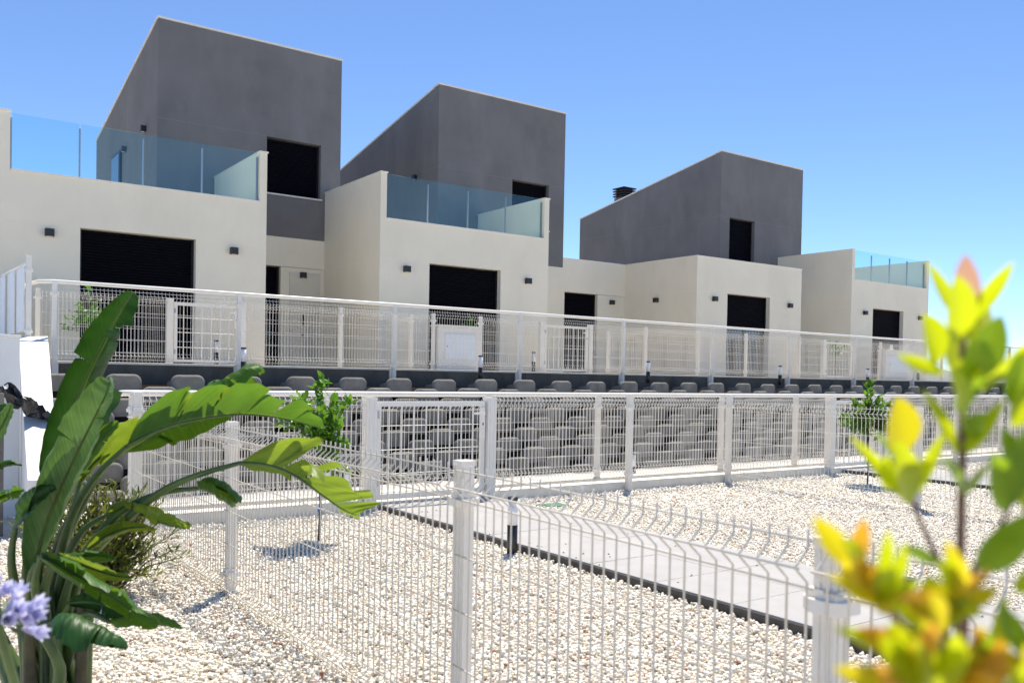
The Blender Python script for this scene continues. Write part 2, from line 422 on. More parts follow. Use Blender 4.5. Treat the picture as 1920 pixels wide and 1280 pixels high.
def front_block(h, u0, u1, d0, d1, glass, door_z=ZU+.02, left_side_back=VR, right_side_back=VR):
    """white single-storey block with a wide shuttered opening"""
    T = .26
    # wall below the joint, either side of the opening, and the band above it
    part('wall', MB().box(u0, d0, VF, VF+T, 1.25, Z_HEAD-GAP/2), M['plaster'], h)
    part('wall', MB().box(d1, u1, VF, VF+T, 1.25, Z_HEAD-GAP/2), M['plaster'], h)
    part('wall', MB().box(u0, u1, VF, VF+T, Z_HEAD+GAP/2, Z_DECK), M['plaster'], h)
    part('wall_joint', MB().box(u0+.0035, d0-.004, VF+.0035, VF+T-.01, Z_HEAD-GAP/2+.0001, Z_HEAD+GAP/2-.0001), M['lit_joint'], h)
    part('wall_joint', MB().box(d1+.004, u1-.0035, VF+.0035, VF+T-.01, Z_HEAD-GAP/2+.0001, Z_HEAD+GAP/2-.0001), M['lit_joint'], h)
    # the side walls
    for a, b, back in ((u0, u0+.26, left_side_back), (u1-.26, u1, right_side_back)):
        part('side_wall', MB().box(a, b, VF+T, back, 1.25, Z_HEAD-GAP/2), M['plaster'], h)
        part('side_wall', MB().box(a, b, VF+T, back, Z_HEAD+GAP/2, Z_DECK), M['plaster'], h)
        part('wall_joint', MB().box(a+.0035, b-.0035, VF+T, back, Z_HEAD-GAP/2+.0001, Z_HEAD+GAP/2-.0001), M['lit_joint'], h)
    part('roof_deck', MB().box(u0+.26, u1-.26, VF+T, right_side_back+.5, Z_DECK-.30, Z_DECK-.06), M['terrace'], h)
    shutter(h, d0, d1, VF+.14, door_z, Z_HEAD-.002)
    part('reveal', MB().box(d0, d1, VF+.20, VF+.24, 1.25, Z_HEAD-.002), M['frame'], h)
    if glass:
        part('wall_coping', MB().box(u0+.14, u1-.14, VF-.02, VF+T+.02, Z_DECK, Z_DECK+.025), M['coping'], h, bev=.004)
        for a, b, back in ((u0, u0+.13, left_side_back), (u1-.13, u1, right_side_back)):
            p = part('parapet', MB().box(a, b, VF, back, Z_DECK, Z_PAR), M['plaster'], h)
            c = part('parapet_coping', MB().box(a-.018, b+.018, VF-.02, back, Z_PAR, Z_PAR+.025), M['coping'], h, bev=.004)
        n = 4; g0, g1 = u0+.15, u1-.15; w = (g1-g0)/n
        for i in range(n):
            part('glass_pane', MB().box(g0+i*w+.012, g0+(i+1)*w-.012, VF+.060, VF+.072, Z_DECK+.03, Z_DECK+.03+.84), M['glass'], h)
        for i in range(n+1):
            x = g0+i*w
            part('balustrade_post', MB().box(x-.011, x+.011, VF+.078, VF+.118, Z_DECK+.02, Z_DECK+.80), M['steel'], h, bev=.003)
            part('balustrade_base', MB().box(x-.03, x+.03, VF+.05, VF+.13, Z_DECK+.0255, Z_DECK+.034), M['steel'], h)
    else:
        part('parapet', MB().box(u0+.0, u1, VF, VF+.18, Z_DECK, 4.335), M['plaster'], h)
        for a, b, back in ((u0, u0+.18, left_side_back), (u1-.18, u1, right_side_back)):
            part('parapet', MB().box(a, b, VF+.18, back, Z_DECK, 4.335), M['plaster'], h)
            part('parapet_coping', MB().box(a-.015, b+.015, VF+.165, back, 4.335, 4.36), M['coping'], h, bev=.004)
        part('parapet_coping', MB().box(u0-.015, u1+.015, VF-.015, VF+.164, 4.335, 4.36), M['coping'], h, bev=.004)

def tower(h, u0, u1, w0, w1, zb, vb, side_window=False, sill=True, zwb=Z_SILL):
    """grey upper storey with a roof falling to the back"""
    T = .24; zt, zk = Z_TOP, 6.90
    g = M['grey_plaster']
    part('tower_wall', MB().box(u0+T, u1-T, VR, VR+T, Z_WHEAD+GAP/2, zt-.03), g, h)
    if w0 - (u0+T) > .01:
        part('tower_wall', MB().box(u0+T, w0, VR, VR+T, zb, Z_WHEAD-GAP/2), g, h)
        part('wall_joint', MB().box(u0+T, w0-.004, VR+.003, VR+T-.01, Z_WHEAD-GAP/2+.0001, Z_WHEAD+GAP/2-.0001), M['grey_lit_joint'], h)
    part('tower_wall', MB().box(w1, u1-T, VR, VR+T, zb, Z_WHEAD-GAP/2), g, h)
    part('wall_joint', MB().box(w1+.004, u1-T, VR+.003, VR+T-.01, Z_WHEAD-GAP/2+.0001, Z_WHEAD+GAP/2-.0001), M['grey_lit_joint'], h)
    part('tower_wall', MB().box(w0+.0005, w1-.0005, VR, VR+T, zb, zwb), g, h)
    for a, b in ((u0, u0+T), (u1-T, u1)):
        def zr(v): return zt + (zk-zt)*(v-VR)/(vb-VR)
        part('tower_side', MB().prism([(VR, zb), (vb, zb), (vb, Z_WHEAD-GAP/2), (VR, Z_WHEAD-GAP/2)], 0, a, b), g, h)
        part('tower_side', MB().prism([(VR, Z_WHEAD+GAP/2), (vb, Z_WHEAD+GAP/2), (vb, zk-.03), (VR, zt-.03)], 0, a, b), g, h)
        part('wall_joint', MB().box(a+.003, b-.003, VR+.003, vb-.003, Z_WHEAD-GAP/2+.0001, Z_WHEAD+GAP/2-.0001), M['grey_lit_joint'], h)
    part('tower_back', MB().box(u0+T, u1-T, vb-T, vb, zb, zk-.03), g, h)
    r = part('roof', MB().prism([(VR+T, zt-.16), (vb-T, zk-.16), (vb-T, zk-.10), (VR+T, zt-.10)], 0, u0+T, u1-T), M['terrace'], h)
    part('roof_coping', MB().prism([(VR-.02, zt-.029), (VR+T, zt-.029-.035), (VR+T, zt+.006-.035), (VR-.02, zt+.006)], 0, u0-.02, u1+.02), M['coping'], h)
    for a, b in ((u0-.02, u0+T), (u1-T, u1+.02)):
        part('roof_coping', MB().prism([(VR+T+.001, zt-.029-.046), (vb+.02, zk-.029), (vb+.02, zk+.006), (VR+T+.001, zt+.006-.046)], 0, a, b), M['coping'], h)
    shutter(h, w0, w1, VR+.13, zwb+.01, Z_WHEAD-.008)
    part('reveal', MB().box(w0, w1, VR+.185, VR+.22, zwb, Z_WHEAD-.008), M['frame'], h)
    if sill:
        part('window_sill', MB().box(w0-.03, w1+.03, VR-.045, VR+.12, zwb+.0005, zwb+.028), M['coping'], h, bev=.004)

def recess(h, u0, u1, ztop, d0=None, d1=None, glass_from=None):
    """white wall between two blocks, with a door"""
    T = .24
    if d0 is None:
        part('recess_wall', MB().box(u0, u1, VR, VR+T, 1.25, Z_HEAD-GAP/2), M['plaster'], h)
    else:
        if d0-u0 > .01: part('recess_wall', MB().box(u0, d0, VR, VR+T, 1.25, Z_HEAD-GAP/2), M['plaster'], h)
        part('recess_wall', MB().box(d1, u1, VR, VR+T, 1.25, Z_HEAD-GAP/2), M['plaster'], h)
        zs = glass_from or ZU+.02
        shutter(h, d0, d1, VR+.12, zs, Z_HEAD-.002)
        part('reveal', MB().box(d0, d1, VR+.19, VR+.23, 1.25, Z_HEAD-.002), M['frame'], h)
        if glass_from:
            window(h, d0, d1, VR+.14, ZU+.02, glass_from)
    part('recess_wall', MB().box(u0, u1, VR, VR+T, Z_HEAD+GAP/2, ztop), M['plaster'], h)
    part('wall_joint', MB().box(u0, (d0 or u1)-.004, VR+.003, VR+T-.01, Z_HEAD-GAP/2+.0001, Z_HEAD+GAP/2-.0001), M['lit_joint'], h)

def window(h, a, b, v, z0, z1):
    m = (a+b)/2
    fr = MB().box(a+.042, b-.042, v-.02, v+.03, z0, z0+.06).box(a+.042, a+.10, v-.02, v+.03, z0+.0605, z1-.001).box(b-.10, b-.042, v-.02, v+.03, z0+.0605, z1-.001).box(m-.035, m+.035, v-.02, v+.03, z0+.0605, z1-.001)
    w = part('window', fr, M['frame'], h)
    for x0, x1 in ((a+.101, m-.036), (m+.036, b-.101)):
        p = part('pane', MB().box(x0, x1, v, v+.012, z0+.061, z1-.001), M['window'], w)

# house 1
h1 = thing('house', 'pale house with grey tower at the left edge of the row, glass terrace', 'house', (3.4, VF, ZU), 'terraced houses')
front_block(h1, 1.40, 5.476, 2.50, 4.27, True)
tower(h1, 4.25, 8.03, 6.40, 7.58, Z_GREY+.001, 23.9, True)
recess(h1, 5.476, 7.687, Z_GREY, 5.78, 6.73)
wall_lamp(h1, 2.063, VF, 3.365); wall_lamp(h1, 4.895, VF, 3.355); wall_lamp(h1, 7.20, VR, 3.34)
wall_lamp(h1, 4.25, 20.6, 6.03, 'u'); wall_lamp(h1, 4.25, 18.85, 6.09, 'u')
e = part('entrance_door', MB().box(6.92, 7.60, VR-.022, VR-.002, ZU, 3.40), material('entrance_door_paint', (.66,.61,.50), .6, .04, 5), h1, bev=.004)
part('handle', MB().box(7.20,7.225,VR-.07,VR-.0225,2.28,2.52).box(7.19,7.235,VR-.03,VR-.0225,2.05,2.12), M['frame'], e)
w = part('side_window', MB().box(4.205, 4.2495, 21.0, 21.9, 4.4, 6.10), M['frame'], h1)
part('pane', MB().box(4.195, 4.2045, 21.07, 21.83, 4.47, 6.03), M['window'], w)

# house 2
h2 = thing('house', 'second house from the left with grey tower and four glass terrace panes', 'house', (9.7, VF, ZU), 'terraced houses')
front_block(h2, 7.687, 11.72, 8.775, 10.48, True)
tower(h2, 10.46, 14.20, 12.57, 13.70, Z_GREY+.001, 23.9)
recess(h2, 11.72, 14.20, Z_GREY)
wall_lamp(h2, 8.25, VF, 3.33); wall_lamp(h2, 11.16, VF, 3.32); wall_lamp(h2, 10.46, 18.96, 6.03, 'u')

# house 3
h3 = thing('house', 'low single-storey pale house with flat roof and two dark openings', 'house', (18.4, VF, ZU), 'terraced houses')
recess(h3, 14.2005, 16.342, 4.335, 14.27, 15.39, 2.55)
part('parapet_coping', MB().box(14.215, 16.32, VR-.015, VR+.25, 4.335, 4.36), M['coping'], h3, bev=.004)
part('roof_deck', MB().box(14.22, 20.4, VR+.25, 24.5, 4.0, 4.2), M['terrace'], h3)
front_block(h3, 16.342, 20.43, 17.46, 19.12, False, 2.62)
window(h3, 17.46, 19.12, VF+.16, ZU+.02, 2.62)
wall_lamp(h3, 15.86, VR, 3.31); wall_lamp(h3, 16.342, 16.67, 3.33, 'u'); wall_lamp(h3, 16.95, VF, 3.32); wall_lamp(h3, 19.906, VF, 3.33)

# house 4
h4 = thing('house', 'rightmost house with grey tower standing left of its glass terrace', 'house', (24.7, VF, ZU), 'terraced houses')
front_block(h4, 22.723, 26.77, 23.80, 25.40, True, right_side_back=20.2)
tower(h4, 20.07, 23.87, 20.47, 21.60, 4.201, 24.4, sill=False, zwb=4.24)
wall_lamp(h4, 23.354, VF, 3.33); wall_lamp(h4, 26.26, VF, 3.33)
ch = part('chimney', MB().box(20.28, 20.74, 22.35, 22.85, 6.9, 7.40), M['grey_plaster'], h4)
for k in range(4):
    part('louvre', MB().box(20.24-.02*(k == 3), 20.78+.02*(k == 3), 22.31, 22.89, 7.43+k*.085, 7.47+k*.085), M['frame'], ch, bev=.006)
part('louvre_core', MB().box(20.33, 20.69, 22.40, 22.80, 7.40, 7.70), M['frame'], ch)

# ------------------------------------------------------------------ retaining wall and planter blocks
solo('retaining_wall', MB().box(1.75, 40, 13.03, 13.26, .7, ZU-.012), M['retaining'], 'long dark concrete retaining wall under the upper railing', 'wall', bev=.006)
solo('wall_capping', MB().box(1.75, 40, 13.02, 13.30, ZU-.0115, ZU+.022), M['kerb'], 'pale thin capping along the top of the dark retaining wall', 'coping', bev=.006)

def block_meshes():
    W_, H_, r_, t = .44, .275, .10, .075
    poly = [(-W_/2, 0), (W_/2, 0)]
    for k in range(7):
        a = k/6*math.pi/2; poly.append((W_/2-r_+r_*math.cos(a), H_-r_+r_*math.sin(a)))
    for k in range(7):
        a = math.pi/2+k/6*math.pi/2; poly.append((-W_/2+r_+r_*math.cos(a), H_-r_+r_*math.sin(a)))
    out = []
    rnd = random.Random(5)
    for var in range(4):
        mb = MB(); n = len(poly)
        j = rnd.uniform(-.006, .006)
        lay = [(.0, .80, 0), (.008, .88, 0), (.024, .955, 0), (.045, 1.0, 0), (t, 1.0, 0)]
        for y, s_, dz in lay:
            for x, z in poly:
                bow = .022*(2*x/W_)**2
                mb.v.append((x*s_, y+bow, max(0, (z-H_/2)*s_+H_/2) + j*x))
        for i in range(len(lay)-1):
            for k in range(n):
                q = (k+1) % n; mb.f.append((i*n+k, i*n+q, (i+1)*n+q, (i+1)*n+k))
        mb.f.append(tuple(range(n-1, -1, -1))); mb.f.append(tuple(range((len(lay)-1)*n, len(lay)*n)))
        for sgn in (-1, 1):
            x0, x1 = sorted((sgn*(W_/2-.004), sgn*(W_/2-.05)))
            mb.prism([(t+.015, 0), (.30, 0), (.30, .17), (.10, .20), (t+.015, .20)], 0, x0, x1)
        out.append(mb)
    return out
bw = thing('block_wall', 'stepped bank of grey rounded planter blocks below the dark wall', 'block wall', (5.74, 11, -.25))
BM = block_meshes(); BMESH = [b.mesh('block', M['block']) for b in BM]
cand = []
rnd = random.Random(8)
for k in range(11):
    for i in range(-6, 36):
        u = 5.74 + .8*i + (-.4 if k % 2 else 0)
        if not 1.55 < u < 31: continue
        v = 12.20 - .12*k; z = 1.23 - .151*k - .27
        cand.append((math.hypot(u, v), u+rnd.uniform(-.012,.012), v+rnd.uniform(-.01,.01), z+rnd.uniform(-.008,.008), rnd.uniform(-.03,.03), rnd.randrange(4)))
cand.sort()
for d, u, v, z, rz, q in cand[:300]: inst('block', BMESH[q], bw, (u, v, z), rz)
mb = MB()
for d, u, v, z, rz, q in cand[300:]:
    n = len(mb.v); c, s_ = math.cos(rz), math.sin(rz)
    mb.v += [(u+x*c-y*s_, v+x*s_+y*c, z+zz) for x, y, zz in BM[q].v]; mb.f += [tuple(n+i for i in f) for f in BM[q].f]
part('far_blocks', mb, M['block'], bw, kind='stuff')

# ------------------------------------------------------------------ fences
PANELS = {}
def panel_mesh(length, rad=.0029, sides=4, top=1.0, mat='wire'):
    """welded wire panel with a fold near the top and one near the bottom, folds towards -y"""
    key = (round(length, 2), rad, sides, top, mat)
    if key in PANELS: return PANELS[key]
    mb = MB(); d = .038
    zt = top
    prof = [(0, 0.0), (0, .042), (-d*.85, .069), (-d, .075), (-d*.85, .081), (0, .108), (0, zt-.110), (-d*.85, zt-.082), (-d, zt-.076), (-d*.85, zt-.070), (0, zt-.042), (0, zt)]
    n = max(2, int(round(length/.05)))
    for i in range(n+1):
        x = i*length/n
        mb.tube([(x, y, z) for y, z in prof], rad, sides)
    for y, z in ((0, .024), (-d-.004, .075), (0, .122), (0, zt-.122), (-d-.004, zt-.076), (0, zt-.024)):
        mb.tube([(-.01, y+rad*1.2, z), (length+.01, y+rad*1.2, z)], rad*1.05, sides)
    m = int(round((zt-.244)/.2))
    for i in range(1, m):
        z = .122+(zt-.244)*i/m
        mb.tube([(-.01, rad*1.2, z), (length+.01, rad*1.2, z)], rad*1.05, sides)
    me = mb.mesh('wire_panel', M[mat], smooth=True)
    PANELS[key] = me
    return me

POSTS = {}
def post_meshes(h, w=.06, collars=(.12, .885), cw=.098):
    key = (round(h,3), w, collars)
    if key in POSTS: return POSTS[key]
    a = w/2
    mb = MB().box(-a, a, -a, a, 0, h).box(-a-.003, a+.003, -a-.003, a+.003, h-.012, h+.006)
    for s in (-1, 1):
        mb.box(s*a*.45-.004, s*a*.45+.004, -a-.004, -a-.0003, .01, h-.02)
        mb.box(-a-.004, -a-.0003, s*a*.45-.004, s*a*.45+.004, .01, h-.02)
    p = mb.mesh('post', M['white_metal'])
    b = cw/2
    c = MB().prism([(-b, -b*.55), (-b*.55, -b), (b*.55, -b), (b, -b*.55), (b, b*.55), (b*.55, b), (-b*.55, b), (-b, b*.55)], 2, -.014, .014)
    c.box(-a-.008, a+.008, -a-.008, a+.008, .0135, .032)
    c = c.mesh('clamp', M['white_metal'])
    POSTS[key] = (p, c)
    return p, c

def fence_post(fence, u, v, z, h, w=.06, collars=(.12,.885)):
    p, c = post_meshes(h, w, collars)
    o = inst('post', p, fence, (u, v, z))
    for zc in collars:
        k = bpy.data.objects.new('clamp', c); C.objects.link(k); k.parent = o; k.location = (0, 0, zc)
    return o

def run(fence, pts, z, along, rad=.0029, sides=4, top=1.0, skip=(), overlap=False, mat='wire'):
    for i in range(len(pts)-1):
        if i in skip: continue
        (a, b), (c, d) = pts[i], pts[i+1]
        if along == 'u':
            L_ = c-a-.10; inst('wire_panel', panel_mesh(L_, rad, sides, top), fence, (a+.05, b-.02, z), 0)
        else:      # pts ordered from far to near, fold towards -u
            g = .025 if overlap else .05; D_ = math.hypot(c-a, d-b); L_ = D_-2*g; k_ = g/D_
            inst('wire_panel', panel_mesh(L_, rad, sides, top, mat), fence, (a+(c-a)*k_-(.05 if overlap else .02), b+(d-b)*k_, z), math.atan2(d-b, c-a))

def rod_rail(fence, pts, rad=.024):
    return part('top_rail', MB().tube(pts, rad, 14), M['white_metal'], fence, smooth=True)

# near side fence of the first garden
f = thing('garden_fence', 'nearest white wire mesh fence running from the foreground post back to the corner', 'fence', (1.66, 2.6, 0), 'white wire mesh fences')
pv = [(1.66, 7.50), (1.66, 5.16), (1.643, 2.60), (1.592, 1.10), (1.50, -1.4)]
for u, v in pv[1:]: fence_post(f, u, v, -.06, 1.06 if v > 2 else 1.035, .052, (.18, .925) if v > 2 else (.16, .905))
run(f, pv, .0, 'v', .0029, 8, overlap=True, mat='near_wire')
# front fence with gate posts
f = thing('garden_fence', 'white wire mesh front fence on a low kerb along the near gardens', 'fence', (6, FRONT_V, 0), 'white wire mesh fences')
pu = [1.66, 3.74, 5.10, 6.99, 8.68, 10.86, 12.20, 14.1, 15.85, 18.0, 20.3, 22.6]
for u in pu:
    if u in (3.74, 5.10, 10.86, 12.20): fence_post(f, u, FRONT_V, -.02, 1.09, .105, ())
    else: fence_post(f, u, FRONT_V-.065, -.06, 1.17, .06, (.26, 1.02))
run(f, [(u, FRONT_V) for u in pu], .125, 'u', skip=(1, 5))
# dividing fences of the near gardens
f = thing('garden_fence', 'white wire mesh dividing fence right of the near paved path', 'fence', (8.72, 5, 0), 'white wire mesh fences')
vs = [7.5, 5.05, 2.55, .05]
for v in vs[1:]: fence_post(f, 8.72, v, -.06, 1.11, .06, (.18, .96))
run(f, [(8.72, v) for v in vs], .04, 'v', overlap=True)
f = thing('garden_fence', 'farthest white wire mesh dividing fence at right of the near gardens', 'fence', (15.85, 5, 0), 'white wire mesh fences')
vs = [7.5, 5.05, 2.55]
for v in vs[1:]: fence_post(f, 15.85, v, -.06, 1.11, .06, (.18, .96))
run(f, [(15.85, v) for v in vs], .04, 'v')
# lower railing
f = thing('railing', 'lower white railing with round handrail behind the near gardens', 'railing', (6, 8.25, .09), 'white railings')
V8 = 8.25
pu = [1.78, 3.60, 5.51, 7.13, 9.35, 10.95, 12.9, 14.85, 17.0, 19.2, 21.4, 23.8, 26.2, 28.6]
for u in pu: fence_post(f, u, V8, .08, .99, .055, (.10, .86))
run(f, [(u, V8) for u in pu], .12, 'u', top=.92)
rod_rail(f, [(1.64, V8+.35, 1.07), (1.66, V8+.08, 1.08), (1.70, V8, 1.09), (1.80, V8, 1.09), (12, V8, 1.09), (30, V8, 1.085)], .027)
# upper railing
f = thing('railing', 'upper white railing with round handrail on the dark retaining wall', 'railing', (6, 13, ZU), 'white railings')
V13 = 13.0
pu = [1.82, 4.25, 6.80, 9.33, 11.82, 14.36, 16.92, 19.47, 22.05, 24.6, 27.15, 29.7, 32.2]
brk = MB().box(-.055, .055, -.012, .028, 0, .20).mesh('wall_bracket', M['white_metal'])
for u in pu:
    o = fence_post(f, u, V13-.03, 1.19, 1.22, .055, (.22, 1.07))
    b = bpy.data.objects.new('wall_bracket', brk); C.objects.link(b); b.parent = o; b.location = (0, .03, .0)
run(f, [(u, V13-.03) for u in pu], 1.395, 'u', .0028, top=.98)
rod_rail(f, [(1.50, V13+.55, 2.36), (1.55, V13+.2, 2.39), (1.64, V13+.02, 2.415), (1.80, V13-.03, 2.425), (10, V13-.03, 2.43), (33, V13-.03, 2.42)], .027)
# upper garden fence
f = thing('garden_fence', 'white wire mesh fence with gates in front of the houses', 'fence', (6, 13.95, ZU), 'white wire mesh fences')
V14 = 13.95
pu = [1.75, 3.52, 4.62, 6.30, 8.10, 9.12, 10.55, 11.80, 13.35, 14.98, 16.6, 18.6, 19.58, 20.85, 22.1, 23.4, 25.2, 27.4]
gates_u = [(3.52, 4.62), (10.55, 11.80), (19.58, 20.85)]
gp = {x for g in gates_u for x in g}
for u in pu:
    if u in gp: fence_post(f, u, V14, ZU, 1.0, .09, ())
    else: fence_post(f, u, V14, ZU, 1.03, .055, (.12, .90))
run(f, [(u, V14) for u in pu], ZU+.05, 'u', .0027, skip=(1, 4, 6, 12), top=.95)
for u, lab in ((7.67, 'white wire dividing fence meeting the second house corner'), (13.4, 'white wire dividing fence left of the low house'), (22.70, 'white wire dividing fence meeting the rightmost house corner')):
    f = thing('garden_fence', lab, 'fence', (u, 14.6, ZU), 'white wire mesh fences')
    fence_post(f, u, 14.0, ZU-.02, 1.0, .055, (.12,.88)); fence_post(f, u, 15.2, ZU-.02, 1.0, .055, (.12,.88))
    run(f, [(u, 15.2), (u, 14.0)], ZU+.02, 'v', top=.92)

def gate(label, u0, u1, v, z0, h, hinge_left=True):
    g = thing('gate', label, 'gate', ((u0+u1)/2, v, z0), 'white garden gates')
    s = .042
    part('gate_frame', MB().box(u0, u1, v-s/2, v+s/2, z0+h-s, z0+h).box(u0, u1, v-s/2, v+s/2, z0, z0+s).box(u0, u0+s, v-s/2, v+s/2, z0+s, z0+h-s).box(u1-s, u1, v-s/2, v+s/2, z0+s, z0+h-s), M['white_metal'], g)
    n = max(4, int(round((u1-u0)/.13)))
    me = MB().tube([(0,0,0),(0,0,h-2*s)], .0075, 8).mesh('bar', M['white_metal'])
    for i in range(1, n): inst('bar', me, g, (u0+(u1-u0)*i/n, v, z0+s))
    cr = MB()
    for k in (.25, .5, .75): cr.tube([(u0+s, v-.009, z0+h*k), (u1-s, v-.009, z0+h*k)], .0035, 6)
    part('cross_wire', cr, M['wire'], g)
    x = u1 if hinge_left else u0; sg = -1 if hinge_left else 1
    a, b = sorted((x+sg*.006, x+sg*.062))
    lk = part('lock_plate', MB().box(a, b, v-s/2-.014, v-s/2-.0003, z0+h-.36, z0+h-.06), M['white_metal'], g, bev=.003)
    a, b = sorted((x+sg*.03, x+sg*.16))
    part('handle', MB().box(a, b, v-s/2-.055, v-s/2-.035, z0+h-.13, z0+h-.108).box(x+sg*.04-.009, x+sg*.04+.009, v-s/2-.036, v-s/2-.0145, z0+h-.128, z0+h-.110), M['white_metal'], lk, bev=.003)
    part('keyhole', MB().box(x+sg*.034-.006, x+sg*.034+.006, v-s/2-.0165, v-s/2-.0145, z0+h-.24, z0+h-.215), M['frame'], lk)
    xh = u0 if hinge_left else u1
    for zz in (.12, h-.16):
        part('hinge', MB().box(xh-.012, xh+.014, v-s/2-.014, v-s/2-.0003, z0+zz, z0+zz+.07), M['steel'], g)
    return g
gate('near white garden gate at the end of the paved path', 3.81, 5.03, FRONT_V, .115, .92)
gate('white garden gate behind the small tree in the right near garden', 10.93, 12.13, FRONT_V, .115, .92)
gate('white gate in front of the leftmost wide shutter', 3.585, 4.555, V14, ZU+.05, .90)
gate('white gate in front of the low house doorway', 10.62, 11.73, V14, ZU+.05, .90)
gate('white gate in front of the rightmost house side wall', 19.65, 20.78, V14, ZU+.05, .90)

# ------------------------------------------------------------------ bollard lights
BOL = None
def bollard(label, u, v, z, h=.43):
    global BOL
    r = .038
    t = thing('bollard_light', label, 'bollard light', (u, v, z), 'garden bollard lights')
    if BOL is None:
        BOL = (MB().lathe([(r, 0), (r, .225)], 0, 0, 28).box(-.055,.055,-.055,.055,0,.012).mesh('post', M['black'], True),
               MB().lathe([(r*.96, .2255), (r*.96, .405)], 0, 0, 28).mesh('diffuser', M['diffuser'], True),
               MB().lathe([(r, .4055), (r, .425), (r*.9, .43)], 0, 0, 28).mesh('cap', M['black'], True))
        for me in BOL:
            me.polygons.foreach_set('use_smooth', [len(p.vertices) == 4 and abs(p.normal.z) < .5 for p in me.polygons])
    for n, me in zip(('post', 'diffuser', 'cap'), BOL): inst(n, me, t, (u, v, z))
    return t
bollard('black and white bollard light standing beside the near paved path', 3.74, 5.25, -.005)
bollard('bollard light by the near path, half hidden behind the foreground bush', 3.75, 2.20, 0.0)
bollard('bollard light on the lower walkway seen through the front fence, right of the near gate', 9.26, 9.88, -.25)
bollard('bollard light on the lower walkway behind the small tree, left of the near gate', 4.45, 9.62, -.25)
for u, lab in ((8.25, 'bollard light before the dark wall, leftmost of those above the blocks'), (12.15, 'bollard light before the dark wall, second from the left above the blocks'), (16.15, 'bollard light before the dark wall, third from the left above the blocks'), (19.45, 'bollard light before the dark wall above the right small tree')):
    bollard(lab, u, 12.6, 1.21)
bollard('bollard light before the dark wall beside the strelitzia leaves', 4.20, 12.6, 1.21)
bollard('bollard light in the upper garden right of the leftmost gate', 4.45, 14.7, ZU-.0)
bollard('bollard light in the upper garden at the rightmost house', 23.2, 13.5, ZU+.0)
bollard('bollard light in the upper garden beside the middle gate', 10.78, 14.5, ZU)

# ------------------------------------------------------------------ meter cabinets
def cabinet(label, u0, u1, v):
    c = thing('meter_cabinet', label, 'cabinet', ((u0+u1)/2, v, ZU), 'meter cabinets')
    b = part('body', MB().box(u0, u1, v, v+.25, ZU-.02, ZU+.80), M['cabinet'], c, bev=.006)
    part('top', MB().box(u0-.02, u1+.02, v-.02, v+.27, ZU+.8005, ZU+.835), M['coping'], c, bev=.005)
    d = part('door', MB().box(u0+.14, u1-.12, v-.014, v-.0005, ZU+.22, ZU+.68), M['cabinet_door'], c, bev=.004)
    part('lock', MB().box(u0+.17, u0+.19, v-.018, v-.0145, ZU+.44, ZU+.46), M['frame'], d)
cabinet('white meter cabinet in front of the second house shutter', 8.16, 9.06, 13.86)
cabinet('white meter cabinet in front of the rightmost house shutter', 22.14, 23.36, 13.80)

# ------------------------------------------------------------------ left edge: ramp, wall, screen, sheet
rp = MB()
top = [(.94,8.0,.40),(1.17,8.0,.39),(1.75,13.0,1.71),(1.41,13.0,1.69)]
bot = [(x, y, -.29) for x, y, z in top]
rp.v = top+bot; rp.f = [(0,1,2,3),(7,6,5,4),(0,4,5,1),(1,5,6,2),(2,6,7,3),(3,7,4,0)]
solo('sloping_wall', rp, M['ramp'], 'bright white sloping wall top at the left edge behind the large leaves', 'wall', bev=.008)
solo('end_wall', MB().box(.2, 1.145, 10.4, 10.6, -.29, 1.60).box(.19, 1.155, 10.39, 10.61, 1.6005, 1.63), M['ramp'], 'white wall end in shade at the left edge', 'wall', bev=.006)
s = thing('screen_fence', 'fence with pale screen panels standing on the terrace at the left edge', 'fence', (1.50, 13.6, 1.7))
fence_post(s, 1.53, 13.05, 1.62, 1.12, .06, (.14, .93)); fence_post(s, 1.42, 15.5, 1.62, 1.05, .06, (.14, .9))
for a, b in ((13.10, 13.85), (13.87, 14.65), (14.67, 15.44)):
    part('screen_panel', MB().prism([(a, 1.76), (b, 1.76), (b, 2.62), (a, 2.62)], 0, 1.475-.04*(a-13.1), 1.490-.04*(a-13.1)), M['screen'], s, bev=.004)
part('top_rail', MB().tube([(1.52,13.1,2.65),(1.42,15.45,2.65)], .02, 10), M['white_metal'], s, smooth=True)
# crumpled black sheet
rnd = random.Random(3); tb = MB(); nx, ny = 18, 10
for j in range(ny+1):
    for i in range(nx+1):
        a, b = i/nx, j/ny
        u = .90+.42*a+.05*math.sin(b*9+a*4); v = 9.35+.35*b+.05*math.sin(a*11+b*5)
        z = 1.14-.30*a-.10*b+.05*math.sin(a*14+b*7)*math.cos(b*8-a*3)+rnd.uniform(-.012,.012)
        tb.v.append((u, v, z))
for j in range(ny):
    for i in range(nx):
        a = j*(nx+1)+i; tb.f.append((a, a+1, a+nx+2, a+nx+1))
o = solo('plastic_sheet', tb, M['tarp'], 'crumpled black plastic sheet lying on the white sloping wall', 'plastic sheet', smooth=False)
m = o.modifiers.new('solid', 'SOLIDIFY'); m.thickness = .012
solo('wooden_board', MB().prism([(.85,9.3),(.90,9.3),(.90,9.36),(.85,9.36)], 2, -.29, 1.06), material('weathered_board', (.20,.17,.14), .8, .2, 9), 'weathered upright board under the black plastic sheet', 'board', bev=.004)

# green valve lid in the gravel
vl = thing('valve_box', 'small green valve lid in the gravel beside the near path', 'valve box', (5.49, 7.0, 0))
part('lid', MB().box(5.37, 5.61, 6.90, 7.10, -.005, .026), M['green_lid'], vl, bev=.01)
part('rim', MB().box(5.35, 5.63, 6.88, 7.12, -.05, .016), M['green_lid'], vl, bev=.006)

